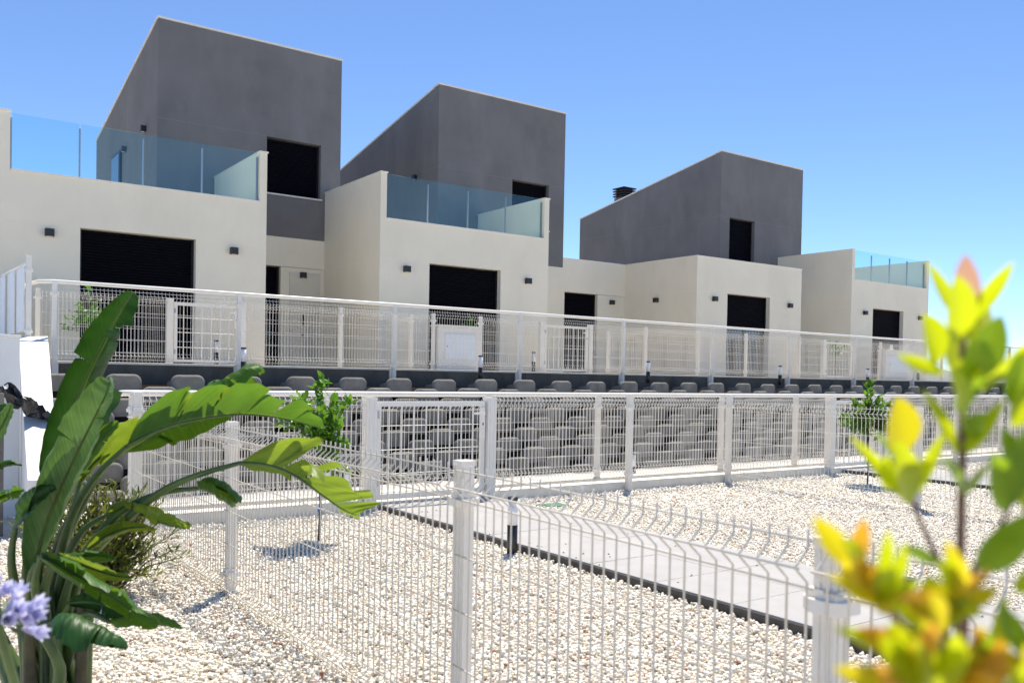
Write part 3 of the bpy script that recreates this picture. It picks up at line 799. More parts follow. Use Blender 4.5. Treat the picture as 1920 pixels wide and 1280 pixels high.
# ------------------------------------------------------------------ far background
hb = MB(); nx = 60
for i in range(nx+1):
    u = 300 + i*38; a = i/nx
    hgt = 10 + 26*math.exp(-((a-.16)/.09)**2) + 14*math.exp(-((a-.4)/.16)**2) + 3*math.sin(a*40) + 2*math.sin(a*95+1)
    hb.v += [(u, 520+a*120, -.3), (u, 640+a*120, max(2, hgt)), (u, 900+a*120, -.3)]
for i in range(nx):
    for k in range(2): hb.f.append((i*3+k, i*3+3+k, i*3+4+k, i*3+1+k))
solo('hills', hb, M['hill'], kind='structure', smooth=True)
def lamp_post(label, u, v, h):
    t = thing('street_lamp', label, 'street lamp', (u, v, ZU), 'distant street lamps')
    part('pole', MB().tube([(u,v,-.3),(u,v,h)], [.09,.05], 10), M['pole'], t, smooth=True)
    part('arm', MB().tube([(u,v,h-.04),(u-.9,v+.4,h+.02)], .035, 8), M['pole'], t)
    part('lamp_head', MB().box(u-1.35,u-.8,v+.28,v+.62,h-.02,h+.07), M['pole'], t, bev=.02)
lamp_post('distant street lamp pole right of the rightmost house', 111.5, 60, 6.6)
lamp_post('farthest street lamp at the right between the bush leaves', 150, 77, 4.6)
solo('low_wall', MB().box(28.2, 46, 14.3, 14.5, 1.0, 1.86).box(28.18, 46, 14.28, 14.52, 1.8605, 1.89), M['plaster'], 'low pale wall beyond the rightmost house', 'wall', bev=.006)

# measured plant data (world metres)
LEAVES = [
 ('upright',[(0.511,3.733,0.866),(0.540,3.691,0.999),(0.596,3.620,1.211),(0.654,3.546,1.380),(0.700,3.491,1.497),(0.740,3.452,1.579)],(-0.957,0.020,0.290),0.095,(0.566,-0.824,0.024),0.200,1,5,0,9),
 ('pale',[(0.422,3.423,0.592),(0.457,3.377,0.771),(0.510,3.307,0.948),(0.565,3.247,1.104),(0.603,3.210,1.203),(0.619,3.212,1.255)],(-0.913,0.217,0.346),0.115,(0.535,-0.814,-0.228),0.130,1,1,1,11),
 ('arch',[(0.694,3.301,1.031),(0.793,3.257,1.088),(0.906,3.202,1.125),(1.032,3.126,1.146),(1.156,3.038,1.135),(1.263,2.949,1.103)],(-0.348,-0.035,0.937),0.150,(0.496,0.555,0.668),0.120,7,6,2,24),
 ('rolled',[(0.691,3.424,0.995),(0.759,3.403,1.068),(0.874,3.361,1.158),(0.991,3.304,1.234),(1.074,3.259,1.291),(1.132,3.230,1.320)],(-0.536,-0.558,0.633),0.100,(0.590,0.233,0.773),0.140,3,5,2,33),
 ('frayed',[(0.997,3.024,0.984),(1.075,2.969,0.979),(1.146,2.906,0.949),(1.217,2.842,0.888),(1.272,2.790,0.840),(1.314,2.760,0.817)],(0.252,-0.409,0.877),0.150,(0.788,0.584,0.195),0.070,7,3,3,41),
 ('droop',[(0.898,3.153,0.889),(0.926,3.122,0.897),(0.953,3.090,0.893),(0.977,3.061,0.877),(0.994,3.049,0.860),(0.998,3.033,0.849)],(-0.222,-0.470,0.854),0.090,(-0.789,-0.269,-0.552),0.090,0,0,4,52),
 ('small',[(0.642,3.394,0.780),(0.688,3.361,0.796),(0.735,3.316,0.791),(0.782,3.270,0.769),(0.828,3.224,0.752),(0.868,3.196,0.743)],(-0.100,-0.293,0.951),0.105,(0.161,0.784,0.600),0.070,2,1,3,61),
 ('hang',[(0.424,3.240,0.689),(0.467,3.172,0.665),(0.529,3.090,0.625),(0.598,3.016,0.578),(0.657,2.949,0.530),(0.709,2.911,0.501)],(0.183,-0.630,0.755),0.100,(-0.725,-0.182,-0.665),0.065,4,4,2,73),
 ('flat',[(0.424,3.337,0.650),(0.466,3.295,0.664),(0.515,3.248,0.674),(0.561,3.204,0.679),(0.601,3.175,0.678),(0.632,3.153,0.670)],(-0.310,-0.411,0.857),0.050,(-0.372,-0.550,-0.747),0.060,1,1,2,81),
 ('hang_right',[(0.615,3.160,0.461),(0.668,3.135,0.468),(0.714,3.115,0.470),(0.755,3.099,0.464),(0.790,3.074,0.454),(0.822,3.050,0.437)],(-0.078,-0.460,0.884),0.085,(-0.235,-0.558,-0.795),0.050,1,1,2,88),
 ('low',[(0.443,3.038,0.518),(0.476,2.991,0.520),(0.506,2.945,0.512),(0.544,2.905,0.494),(0.576,2.870,0.479),(0.608,2.847,0.460)],(0.029,-0.393,0.919),0.120,(-0.673,-0.134,-0.728),0.060,3,1,0,95),
 ('fan',[(0.472,3.230,0.685),(0.505,3.182,0.673),(0.544,3.130,0.658),(0.584,3.088,0.643),(0.622,3.061,0.631),(0.661,3.033,0.628)],(-0.048,-0.567,0.823),0.055,(-0.386,-0.391,-0.835),0.050,2,1,3,121),
 ('tall_back',[(0.615,3.720,0.861),(0.657,3.693,0.934),(0.727,3.669,1.005),(0.796,3.633,1.057),(0.857,3.603,1.088),(0.907,3.580,1.099)],(-0.534,0.007,0.846),0.075,(0.149,-0.870,-0.470),0.050,3,1,3,127),
 ('fold_in',[(0.425,3.484,0.720),(0.452,3.442,0.799),(0.482,3.398,0.858),(0.515,3.364,0.906),(0.549,3.340,0.934),(0.582,3.317,0.946)],(-0.508,-0.141,0.850),0.050,(0.132,-0.768,-0.627),0.060,1,2,2,131),
 ('left_mid',[(0.271,4.329,0.758),(0.325,4.292,0.815),(0.370,4.261,0.860),(0.412,4.233,0.890),(0.444,4.210,0.900),(0.473,4.189,0.891)],(-0.239,-0.308,0.921),0.050,(-0.214,-0.512,-0.832),0.050,2,2,0,137),
 ('left_top',[(0.289,4.319,0.869),(0.328,4.293,0.959),(0.360,4.272,1.038),(0.387,4.254,1.094),(0.411,4.239,1.128),(0.429,4.226,1.143)],(-0.909,0.006,0.417),0.060,(0.379,-0.907,-0.183),0.065,1,2,0,139),
 ('low_back',[(0.515,3.293,0.507),(0.559,3.262,0.512),(0.604,3.231,0.506),(0.640,3.204,0.492),(0.670,3.183,0.475),(0.695,3.165,0.454)],(-0.134,-0.522,0.842),0.060,(-0.424,-0.425,-0.800),0.045,2,2,0,149),
 ('arch_two',[(0.634,3.415,0.941),(0.721,3.368,1.022),(0.824,3.309,1.096),(0.928,3.248,1.151),(1.017,3.198,1.181),(1.095,3.143,1.193)],(-0.424,-0.049,0.904),0.100,(-0.183,-0.877,-0.444),0.050,5,2,3,151),
 ('spear',[(0.478,3.569,0.683),(0.517,3.544,0.799),(0.563,3.513,0.906),(0.610,3.482,0.993),(0.654,3.453,1.062),(0.691,3.427,1.110)],(-0.848,0.095,0.521),0.050,(0.449,-0.844,-0.295),0.060,2,3,2,157),
 ('spray',[(0.585,3.370,0.668),(0.623,3.344,0.702),(0.661,3.318,0.729),(0.698,3.292,0.745),(0.741,3.262,0.750),(0.777,3.236,0.743)],(-0.187,-0.234,0.954),0.060,(-0.138,-0.613,-0.778),0.040,3,2,3,163),
 ('side_curl',[(0.367,3.404,0.765),(0.385,3.367,0.796),(0.408,3.327,0.832),(0.430,3.300,0.859),(0.450,3.286,0.880),(0.470,3.273,0.900)],(-0.814,-0.297,-0.499),0.050,(-0.732,-0.026,0.681),0.060,1,1,0,99),
 ('left_low',[(0.250,3.730,0.726),(0.297,3.699,0.785),(0.336,3.672,0.824),(0.368,3.650,0.844),(0.394,3.632,0.854),(0.416,3.616,0.858)],(-0.350,-0.469,0.811),0.060,(-0.126,-0.564,-0.816),0.075,2,2,2,103),
 ('left_up',[(0.299,4.189,0.838),(0.333,4.166,0.925),(0.365,4.146,1.002),(0.395,4.126,1.067),(0.414,4.114,1.117),(0.424,4.107,1.152)],(-0.978,0.061,0.201),0.060,(0.508,-0.852,0.125),0.060,1,2,1,107),
]
STALKS = {
 'upright':[(0.451,3.700,0.227),(0.469,3.743,0.515),(0.493,3.755,0.753)],
 'pale':[(0.463,3.570,0.280),(0.421,3.457,0.447)],
 'arch':[(0.498,3.571,0.332),(0.530,3.508,0.688),(0.597,3.403,0.897)],
 'rolled':[(0.492,3.611,0.303),(0.508,3.594,0.598),(0.597,3.501,0.857)],
 'frayed':[(0.522,3.529,0.319),(0.594,3.424,0.620),(0.744,3.261,0.830),(0.854,3.137,0.925)],
 'droop':[(0.528,3.525,0.339),(0.573,3.450,0.598),(0.676,3.357,0.784),(0.792,3.241,0.867)],
 'small':[(0.509,3.539,0.338),(0.527,3.507,0.574),(0.573,3.453,0.712)],
 'hang':[(0.456,3.393,0.364),(0.414,3.305,0.571)],
 'flat':[(0.442,3.465,0.367),(0.409,3.370,0.577)],
 'hang_right':[(0.524,3.465,0.221),(0.548,3.329,0.421),(0.571,3.229,0.478)],
 'low':[(0.458,3.144,0.204),(0.457,3.086,0.358),(0.404,3.077,0.486)],
 'side_curl':[(0.406,3.490,0.348),(0.358,3.431,0.625)],
 'fan':[(0.472,3.443,0.368),(0.445,3.320,0.565)],
 'tall_back':[(0.538,3.641,0.328),(0.563,3.727,0.609)],
 'fold_in':[(0.443,3.524,0.333),(0.410,3.516,0.566)],
 'left_mid':[(0.362,4.008,0.223),(0.271,4.299,0.496)],
 'left_top':[(0.345,4.020,0.222),(0.289,4.288,0.541)],
 'low_back':[(0.503,3.418,0.238),(0.497,3.365,0.402)],
 'arch_two':[(0.508,3.601,0.342),(0.530,3.531,0.646)],
 'spear':[(0.459,3.599,0.331),(0.458,3.579,0.529)],
 'spray':[(0.508,3.479,0.334),(0.536,3.427,0.550)],
 'left_low':[(0.362,3.642,0.296),(0.267,3.716,0.602)],
 'left_up':[(0.334,3.908,0.355),(0.298,4.161,0.669)],
}
BASE = (0.500,3.405,0.000)
BUSH_LEAVES = [
 ((0.596,0.314,1.347),(0.587,0.310,1.386),0.0164,(-0.760,-0.645,-0.079),3),
 ((0.593,0.316,1.343),(0.545,0.314,1.378),0.0105,(-0.581,-0.812,0.055),1),
 ((0.600,0.312,1.343),(0.591,0.282,1.381),0.0112,(-0.506,-0.756,0.414),1),
 ((0.573,0.305,1.328),(0.532,0.286,1.365),0.0222,(-0.425,-0.889,-0.169),1),
 ((0.599,0.312,1.327),(0.635,0.324,1.361),0.0185,(-0.682,-0.705,0.191),1),
 ((0.581,0.324,1.314),(0.546,0.313,1.344),0.0218,(-0.563,-0.768,0.305),1),
 ((0.585,0.322,1.307),(0.528,0.325,1.319),0.0091,(-0.581,-0.804,-0.128),1),
 ((0.593,0.315,1.300),(0.653,0.348,1.348),0.0227,(-0.682,-0.630,0.373),1),
 ((0.601,0.310,1.300),(0.616,0.300,1.347),0.0216,(-0.634,-0.699,0.332),0),
 ((0.602,0.309,1.295),(0.591,0.269,1.328),0.0174,(-0.238,-0.941,0.240),1),
 ((0.593,0.315,1.282),(0.561,0.290,1.327),0.0244,(-0.447,-0.862,0.239),0),
 ((0.595,0.314,1.271),(0.531,0.286,1.310),0.0192,(-0.636,-0.652,0.412),1),
 ((0.593,0.315,1.253),(0.546,0.312,1.296),0.0105,(-0.550,-0.723,0.417),1),
 ((0.595,0.313,1.253),(0.586,0.283,1.290),0.0105,(-0.647,-0.656,0.387),1),
 ((0.595,0.312,1.226),(0.508,0.277,1.256),0.0134,(-0.372,-0.897,0.239),0),
 ((0.596,0.312,1.225),(0.545,0.275,1.258),0.0123,(-0.611,-0.787,-0.084),0),
 ((0.581,0.348,1.251),(0.559,0.339,1.290),0.0278,(-0.391,-0.917,0.074),4),
 ((0.583,0.345,1.219),(0.526,0.350,1.263),0.0102,(-0.465,-0.881,-0.085),1),
 ((0.585,0.344,1.220),(0.585,0.320,1.268),0.0095,(-0.802,-0.591,-0.082),1),
 ((0.586,0.343,1.218),(0.524,0.315,1.261),0.0212,(-0.363,-0.930,-0.051),1),
 ((0.580,0.348,1.240),(0.601,0.383,1.267),0.0154,(-0.300,-0.951,0.080),0),
 ((0.569,0.270,1.223),(0.540,0.266,1.259),0.0201,(-0.526,-0.848,0.064),0),
 ((0.569,0.269,1.225),(0.575,0.266,1.274),0.0165,(-0.491,-0.864,-0.113),0),
 ((0.554,0.279,1.186),(0.552,0.245,1.226),0.0212,(-0.584,-0.690,0.428),0),
 ((0.505,0.278,1.194),(0.515,0.307,1.201),0.0077,(-0.740,-0.622,0.255),0),
 ((0.446,0.295,1.197),(0.410,0.297,1.228),0.0129,(-0.684,-0.729,0.026),4),
 ((0.447,0.294,1.197),(0.424,0.274,1.231),0.0105,(-0.817,-0.553,-0.161),2),
 ((0.452,0.290,1.188),(0.408,0.273,1.219),0.0144,(-0.253,-0.898,0.359),1),
 ((0.456,0.287,1.182),(0.433,0.268,1.223),0.0146,(-0.350,-0.867,0.355),1),
 ((0.460,0.285,1.179),(0.452,0.267,1.213),0.0129,(-0.263,-0.963,-0.060),1),
 ((0.458,0.286,1.176),(0.401,0.277,1.200),0.0086,(-0.516,-0.841,0.164),4),
 ((0.493,0.261,1.180),(0.468,0.255,1.216),0.0147,(-0.483,-0.762,0.432),4),
 ((0.495,0.260,1.183),(0.487,0.241,1.202),0.0118,(-0.363,-0.820,0.443),2),
 ((0.496,0.259,1.177),(0.481,0.233,1.192),0.0099,(-0.770,-0.588,0.249),4),
 ((0.490,0.263,1.171),(0.433,0.255,1.189),0.0173,(-0.438,-0.839,0.323),2),
 ((0.466,0.256,1.167),(0.424,0.261,1.186),0.0147,(-0.467,-0.801,0.374),1),
 ((0.468,0.254,1.165),(0.421,0.239,1.197),0.0155,(-0.639,-0.644,0.419),4),
 ((0.452,0.253,1.156),(0.401,0.277,1.173),0.0112,(-0.623,-0.748,0.230),1),
 ((0.451,0.254,1.150),(0.397,0.256,1.178),0.0164,(-0.293,-0.911,0.290),2),
 ((0.447,0.256,1.139),(0.386,0.263,1.158),0.0153,(-0.693,-0.721,-0.023),4),
 ((0.440,0.249,1.142),(0.395,0.244,1.176),0.0160,(-0.667,-0.704,0.245),1),
 ((0.443,0.246,1.140),(0.395,0.232,1.179),0.0158,(-0.220,-0.893,0.392),1),
 ((0.449,0.243,1.143),(0.434,0.230,1.179),0.0162,(-0.639,-0.763,0.096),1),
 ((0.466,0.243,1.139),(0.465,0.232,1.176),0.0167,(-0.359,-0.933,0.021),4),
 ((0.473,0.238,1.137),(0.463,0.221,1.171),0.0166,(-0.622,-0.765,-0.170),2),
 ((0.463,0.245,1.148),(0.485,0.266,1.162),0.0175,(-0.750,-0.636,0.183),0),
 ((0.602,0.284,1.273),(0.606,0.270,1.308),0.0173,(-0.436,-0.867,0.242),1),
 ((0.601,0.285,1.287),(0.600,0.275,1.328),0.0173,(-0.603,-0.669,0.435),0),
 ((0.586,0.270,1.240),(0.564,0.274,1.274),0.0147,(-0.492,-0.868,-0.070),0),
 ((0.577,0.264,1.222),(0.587,0.257,1.255),0.0165,(-0.741,-0.520,0.424),1),
 ((0.566,0.271,1.205),(0.565,0.248,1.202),0.0149,(-0.225,-0.887,0.404),0),
 ((0.552,0.256,1.177),(0.556,0.242,1.198),0.0158,(-0.508,-0.861,0.038),1),
 ((0.590,0.318,1.311),(0.578,0.290,1.307),0.0140,(-0.802,-0.597,-0.007),1),
 ((0.597,0.312,1.264),(0.568,0.284,1.284),0.0139,(-0.680,-0.605,0.414),0),
 ((0.583,0.346,1.233),(0.576,0.327,1.253),0.0161,(-0.292,-0.896,0.334),1),
 ((0.577,0.350,1.225),(0.552,0.343,1.252),0.0146,(-0.776,-0.630,-0.020),1),
 ((0.508,0.250,1.126),(0.517,0.244,1.181),0.0108,(-0.638,-0.639,0.430),1),
 ((0.526,0.237,1.148),(0.512,0.247,1.178),0.0120,(-0.730,-0.596,0.335),0),
 ((0.433,0.254,1.137),(0.390,0.248,1.165),0.0134,(-0.448,-0.872,0.198),2),
 ((0.479,0.233,1.134),(0.474,0.213,1.162),0.0138,(-0.260,-0.965,0.008),1),
 ((0.457,0.287,1.184),(0.416,0.272,1.207),0.0116,(-0.559,-0.826,-0.071),2),
 ((0.454,0.289,1.178),(0.454,0.261,1.193),0.0104,(-0.788,-0.595,-0.155),1),
 ((0.451,0.291,1.177),(0.418,0.285,1.208),0.0110,(-0.685,-0.722,-0.098),4),
 ((0.462,0.283,1.174),(0.466,0.296,1.196),0.0103,(-0.741,-0.514,0.433),1),
 ((0.454,0.289,1.179),(0.436,0.260,1.203),0.0147,(-0.653,-0.644,0.399),1),
 ((0.455,0.288,1.176),(0.450,0.266,1.185),0.0139,(-0.422,-0.851,0.314),4),
 ((0.479,0.258,1.181),(0.458,0.248,1.210),0.0139,(-0.431,-0.789,0.439),1),
 ((0.487,0.253,1.176),(0.469,0.265,1.187),0.0135,(-0.305,-0.904,0.301),4),
 ((0.479,0.259,1.180),(0.493,0.246,1.175),0.0110,(-0.518,-0.804,0.292),1),
 ((0.482,0.257,1.180),(0.463,0.245,1.210),0.0140,(-0.418,-0.886,0.201),4),
 ((0.485,0.254,1.181),(0.492,0.270,1.201),0.0113,(-0.573,-0.816,-0.074),1),
 ((0.486,0.254,1.170),(0.469,0.271,1.179),0.0151,(-0.337,-0.929,0.155),1),
 ((0.476,0.261,1.174),(0.482,0.271,1.192),0.0147,(-0.810,-0.583,-0.067),1),
 ((0.432,0.255,1.158),(0.410,0.250,1.180),0.0139,(-0.318,-0.948,0.003),1),
 ((0.432,0.255,1.154),(0.448,0.254,1.171),0.0145,(-0.624,-0.729,0.282),1),
 ((0.440,0.249,1.158),(0.406,0.229,1.187),0.0124,(-0.328,-0.943,0.051),4),
 ((0.434,0.253,1.155),(0.409,0.226,1.185),0.0129,(-0.646,-0.755,0.112),2),
 ((0.441,0.248,1.152),(0.432,0.224,1.169),0.0108,(-0.774,-0.513,0.370),1),
 ((0.436,0.252,1.153),(0.400,0.245,1.178),0.0096,(-0.763,-0.497,0.412),1),
 ((0.428,0.258,1.156),(0.431,0.270,1.170),0.0097,(-0.772,-0.632,-0.074),1),
 ((0.427,0.258,1.151),(0.460,0.256,1.146),0.0127,(-0.318,-0.876,0.362),1),
 ((0.428,0.257,1.146),(0.445,0.263,1.159),0.0142,(-0.725,-0.661,0.194),1),
 ((0.479,0.234,1.150),(0.457,0.232,1.175),0.0101,(-0.568,-0.763,0.307),2),
 ((0.472,0.238,1.141),(0.445,0.230,1.169),0.0123,(-0.715,-0.602,0.356),4),
 ((0.466,0.242,1.139),(0.445,0.258,1.149),0.0094,(-0.228,-0.930,0.287),4),
 ((0.472,0.239,1.148),(0.469,0.221,1.168),0.0133,(-0.265,-0.869,0.418),4),
 ((0.478,0.234,1.153),(0.501,0.228,1.150),0.0136,(-0.610,-0.696,0.379),4),
 ((0.468,0.242,1.144),(0.457,0.225,1.175),0.0138,(-0.341,-0.914,0.222),0),
 ((0.466,0.243,1.144),(0.450,0.214,1.154),0.0118,(-0.778,-0.586,0.229),2),
 ((0.470,0.240,1.143),(0.470,0.230,1.161),0.0090,(-0.293,-0.955,0.036),1),
 ((0.518,0.243,1.134),(0.541,0.235,1.137),0.0116,(-0.442,-0.798,0.410),4),
 ((0.516,0.244,1.137),(0.554,0.236,1.147),0.0146,(-0.502,-0.851,-0.152),1),
 ((0.521,0.240,1.131),(0.489,0.220,1.164),0.0144,(-0.488,-0.873,-0.001),4),
 ((0.517,0.243,1.137),(0.526,0.229,1.162),0.0118,(-0.321,-0.908,0.267),4),
]
BUSH_STEMS = [
 [(0.617,0.315,0.936),(0.606,0.314,1.088),(0.599,0.314,1.155),(0.595,0.313,1.217),(0.595,0.313,1.253),(0.594,0.314,1.286),(0.595,0.315,1.329),(0.596,0.314,1.351)],
 [(0.606,0.314,1.088),(0.603,0.320,1.150),(0.597,0.329,1.178),(0.588,0.342,1.214),(0.581,0.347,1.247)],
 [(0.606,0.314,1.088),(0.579,0.298,1.168),(0.571,0.280,1.200),(0.569,0.269,1.226)],
 [(0.545,0.283,1.076),(0.481,0.269,1.147),(0.466,0.280,1.167),(0.456,0.288,1.185),(0.447,0.294,1.200)],
 [(0.547,0.282,1.076),(0.468,0.253,1.144),(0.479,0.258,1.165),(0.494,0.261,1.183)],
 [(0.547,0.282,1.076),(0.456,0.249,1.128),(0.451,0.254,1.147)],
]
FLOWERS = [
 ((0.171,1.707,0.884),(0.193,1.669,0.943)),
 ((0.162,1.715,0.915),(0.173,1.670,0.938)),
 ((0.188,1.696,0.884),(0.219,1.625,0.920)),
 ((0.178,1.703,0.893),(0.201,1.625,0.885)),
 ((0.192,1.693,0.875),(0.212,1.605,0.903)),
 ((0.177,1.703,0.879),(0.183,1.602,0.922)),
 ((0.195,1.690,0.860),(0.220,1.624,0.863)),
 ((0.166,1.711,0.870),(0.169,1.624,0.895)),
 ((0.151,1.722,0.892),(0.134,1.710,0.933)),
 ((0.148,1.724,0.874),(0.117,1.721,0.870)),
 ((0.158,1.717,0.910),(0.153,1.722,0.951)),
 ((0.144,1.726,0.861),(0.127,1.701,0.834)),
]
UMBEL = [(0.224,1.810,0.589),(0.192,1.763,0.736),(0.167,1.721,0.835),(0.161,1.715,0.874)]
CAM = ((0.816,-0.577,0.018),(-0.005,0.025,1.000),(0.577,0.816,-0.018))
# ------------------------------------------------------------------ gravel stones (real geometry, one mesh)
def gravel(name, areas, dens, smin, smax, seed, zlev, mat, f0, f1, chips):
    rng = np.random.default_rng(seed)
    t = (1+5**.5)/2
    ico = np.array([(-1,t,0),(1,t,0),(-1,-t,0),(1,-t,0),(0,-1,t),(0,1,t),(0,-1,-t),(0,1,-t),(t,0,-1),(t,0,1),(-t,0,-1),(-t,0,1)], float)
    ico /= np.linalg.norm(ico[0])
    fac = np.array([(0,11,5),(0,5,1),(0,1,7),(0,7,10),(0,10,11),(1,5,9),(5,11,4),(11,10,2),(10,7,6),(7,1,8),(3,9,4),(3,4,2),(3,2,6),(3,6,8),(3,8,9),(4,9,5),(2,4,11),(6,2,10),(8,6,7),(9,8,1)])
    if chips:
        ico = np.array([(1,0,0),(-1,0,0),(0,1,0),(0,-1,0),(0,0,1),(0,0,-1)], float)*1.12
        fac = np.array([(0,2,4),(2,1,4),(1,3,4),(3,0,4),(2,0,5),(1,2,5),(3,1,5),(0,3,5)])
    nv, nk = len(ico), len(fac)
    P = []
    for (u0, u1, v0, v1) in areas:
        n = int((u1-u0)*(v1-v0)*dens)
        P.append(np.stack([rng.uniform(u0, u1, n), rng.uniform(v0, v1, n)], 1))
    P = np.concatenate(P)
    # keep what the view and its neighbourhood can see
    rr = P @ np.array([.81643, -.57714]); ff = P @ np.array([.57742, .81625])
    keep = (ff > f0) & (np.abs(rr) < ff*.60 + .5) & (ff <= f1)
    P = P[keep]; ff = ff[keep]
    n = len(P)
    size = rng.uniform(smin, smax, n) * (1 + .25*(rng.random(n) < .08))
    sc = size[:,None]*np.stack([rng.uniform(.75,1.25,n), rng.uniform(.6,1.0,n), rng.uniform(.5,.85,n)], 1)
    V = ico[None]*(1+rng.uniform(-.20,.20,(n,nv,1))) * sc[:,None,:]
    ax = rng.normal(size=(n,3)); ax[:,2] *= 1.0; ax /= np.linalg.norm(ax,axis=1)[:,None]
    an = rng.uniform(0, 2*np.pi, n)
    c, s = np.cos(an)[:,None,None], np.sin(an)[:,None,None]
    K = ax[:,None,:]
    V = V*c + np.cross(np.broadcast_to(K, V.shape), V)*s + K*(V*K).sum(2,keepdims=True)*(1-c)
    pos = np.stack([P[:,0], P[:,1], zlev + rng.uniform(-.006,.014,n)], 1)
    V += pos[:,None,:]
    co = V.reshape(-1,3).astype(np.float32)
    F = (fac[None] + (np.arange(n)*nv)[:,None,None]).reshape(-1).astype(np.int32)
    me = bpy.data.meshes.new(name)
    me.vertices.add(len(co)); me.vertices.foreach_set('co', co.ravel())
    nf = n*nk
    me.loops.add(nf*3); me.loops.foreach_set('vertex_index', F)
    me.polygons.add(nf); me.polygons.foreach_set('loop_start', np.arange(0, nf*3, 3, dtype=np.int32))
    me.update(calc_edges=True)
    pal = np.array([(.89,.85,.75),(.86,.81,.69),(.90,.88,.81),(.82,.75,.62),(.86,.78,.67),(.74,.68,.57),(.78,.64,.53),(.46,.38,.29),(.42,.17,.10)])
    pr = np.array([.27,.22,.18,.12,.09,.06,.035,.02,.005]); pr /= pr.sum()
    col = pal[rng.choice(len(pal), n, p=pr)] * rng.uniform(.9,1.06,(n,1))
    rgba = np.ones((n,nv,4), np.float32); rgba[:,:,:3] = col[:,None,:]
    at = me.attributes.new('tint', 'FLOAT_COLOR', 'POINT'); at.data.foreach_set('color', rgba.ravel())
    me.materials.append(mat)
    o = bpy.data.objects.new(name, me); C.objects.link(o)
    return o, n
AREAS = [(-2.0,3.83,.2,FRONT_V-.05),(5.12,11.12,.2,FRONT_V-.05),(12.37,15.5,2,FRONT_V-.05)]
for k, (ar, dens, s0, s1, zl, f0, f1, chips, lab) in enumerate((
        (AREAS, 2700, .0080, .0140, .002, 2.2, 5.6, False, 'cream white crushed stone gravel in the nearest garden'),
        (AREAS, 2300, .0090, .0150, .002, 5.6, 9.0, True, 'cream white crushed stone gravel around the near path and young tree'),
        (AREAS+[(1.8,20,FRONT_V+.16,8.15)], 1500, .0110, .0180, .003, 9.0, 15, True, 'cream white crushed stone gravel towards the front fence'))):
    o, n1 = gravel('gravel', ar, dens, s0, s1, 2+k, zl, M['stone'], f0, f1, chips)
    o['kind'] = 'stuff'; o['label'] = lab; o['category'] = 'gravel'

rnd = random.Random(91)
for k in range(46):      # stray stones kicked onto the paving
    e = rnd.random()**2*.35; u = 3.87+e if rnd.random() < .6 else 5.08-e; v = rnd.uniform(1.5, 7.3); r0 = rnd.uniform(.007, .013)
    mb = MB(); t_ = [(1,0,0),(-1,0,0),(0,1,0),(0,-1,0),(0,0,1),(0,0,-1)]
    mb.v = [(x*r0*rnd.uniform(.8,1.3), y*r0*rnd.uniform(.8,1.3), z_*r0*rnd.uniform(.6,.9)) for x, y, z_ in t_]
    mb.f = [(0,2,4),(2,1,4),(1,3,4),(3,0,4),(2,0,5),(1,2,5),(3,1,5),(0,3,5)]
    if k == 0: stray = []
    stray.append((mb, u, v, r0))
mb = MB()
for q, u, v, r0 in stray:
    n = len(mb.v); mb.v += [(x+u, y+v, z_+.064+r0*.45) for x, y, z_ in q.v]; mb.f += [tuple(n+i for i in f_) for f_ in q.f]
o = solo('stray_stones', mb, M['kerb'], 'few stray gravel stones lying on the near paved path', 'stones', kind='stuff')

# ------------------------------------------------------------------ plants
def smooth_path(pts, n):
    pts = [Vector(p) for p in pts]; m = len(pts); out = []
    for i in range(n+1):
        x = i/n*(m-1); k = min(int(x), m-2); t = x-k
        p0 = pts[max(k-1,0)]; p1 = pts[k]; p2 = pts[k+1]; p3 = pts[min(k+2,m-1)]
        out.append(.5*((2*p1)+(p2-p0)*t+(2*p0-5*p1+4*p2-p3)*t*t+(3*p1-p0-3*p2+p3)*t**3))
    return out

def uv_mesh(name, v, f, uv, mat, off, smooth=True, tint=None):
    me = bpy.data.meshes.new(name)
    me.from_pydata([tuple(Vector(p)-Vector(off)) for p in v], [], f)
    l = me.uv_layers.new(name='UVMap')
    for li, lp in enumerate(me.loops): l.data[li].uv = uv[lp.vertex_index]
    if tint is not None:
        at = me.attributes.new('tint', 'FLOAT_COLOR', 'POINT')
        at.data.foreach_set('color', [c for t in tint for c in (*t, 1.0)])
    me.materials.append(mat)
    if smooth: me.polygons.foreach_set('use_smooth', [True]*len(me.polygons))
    me.update()
    return me

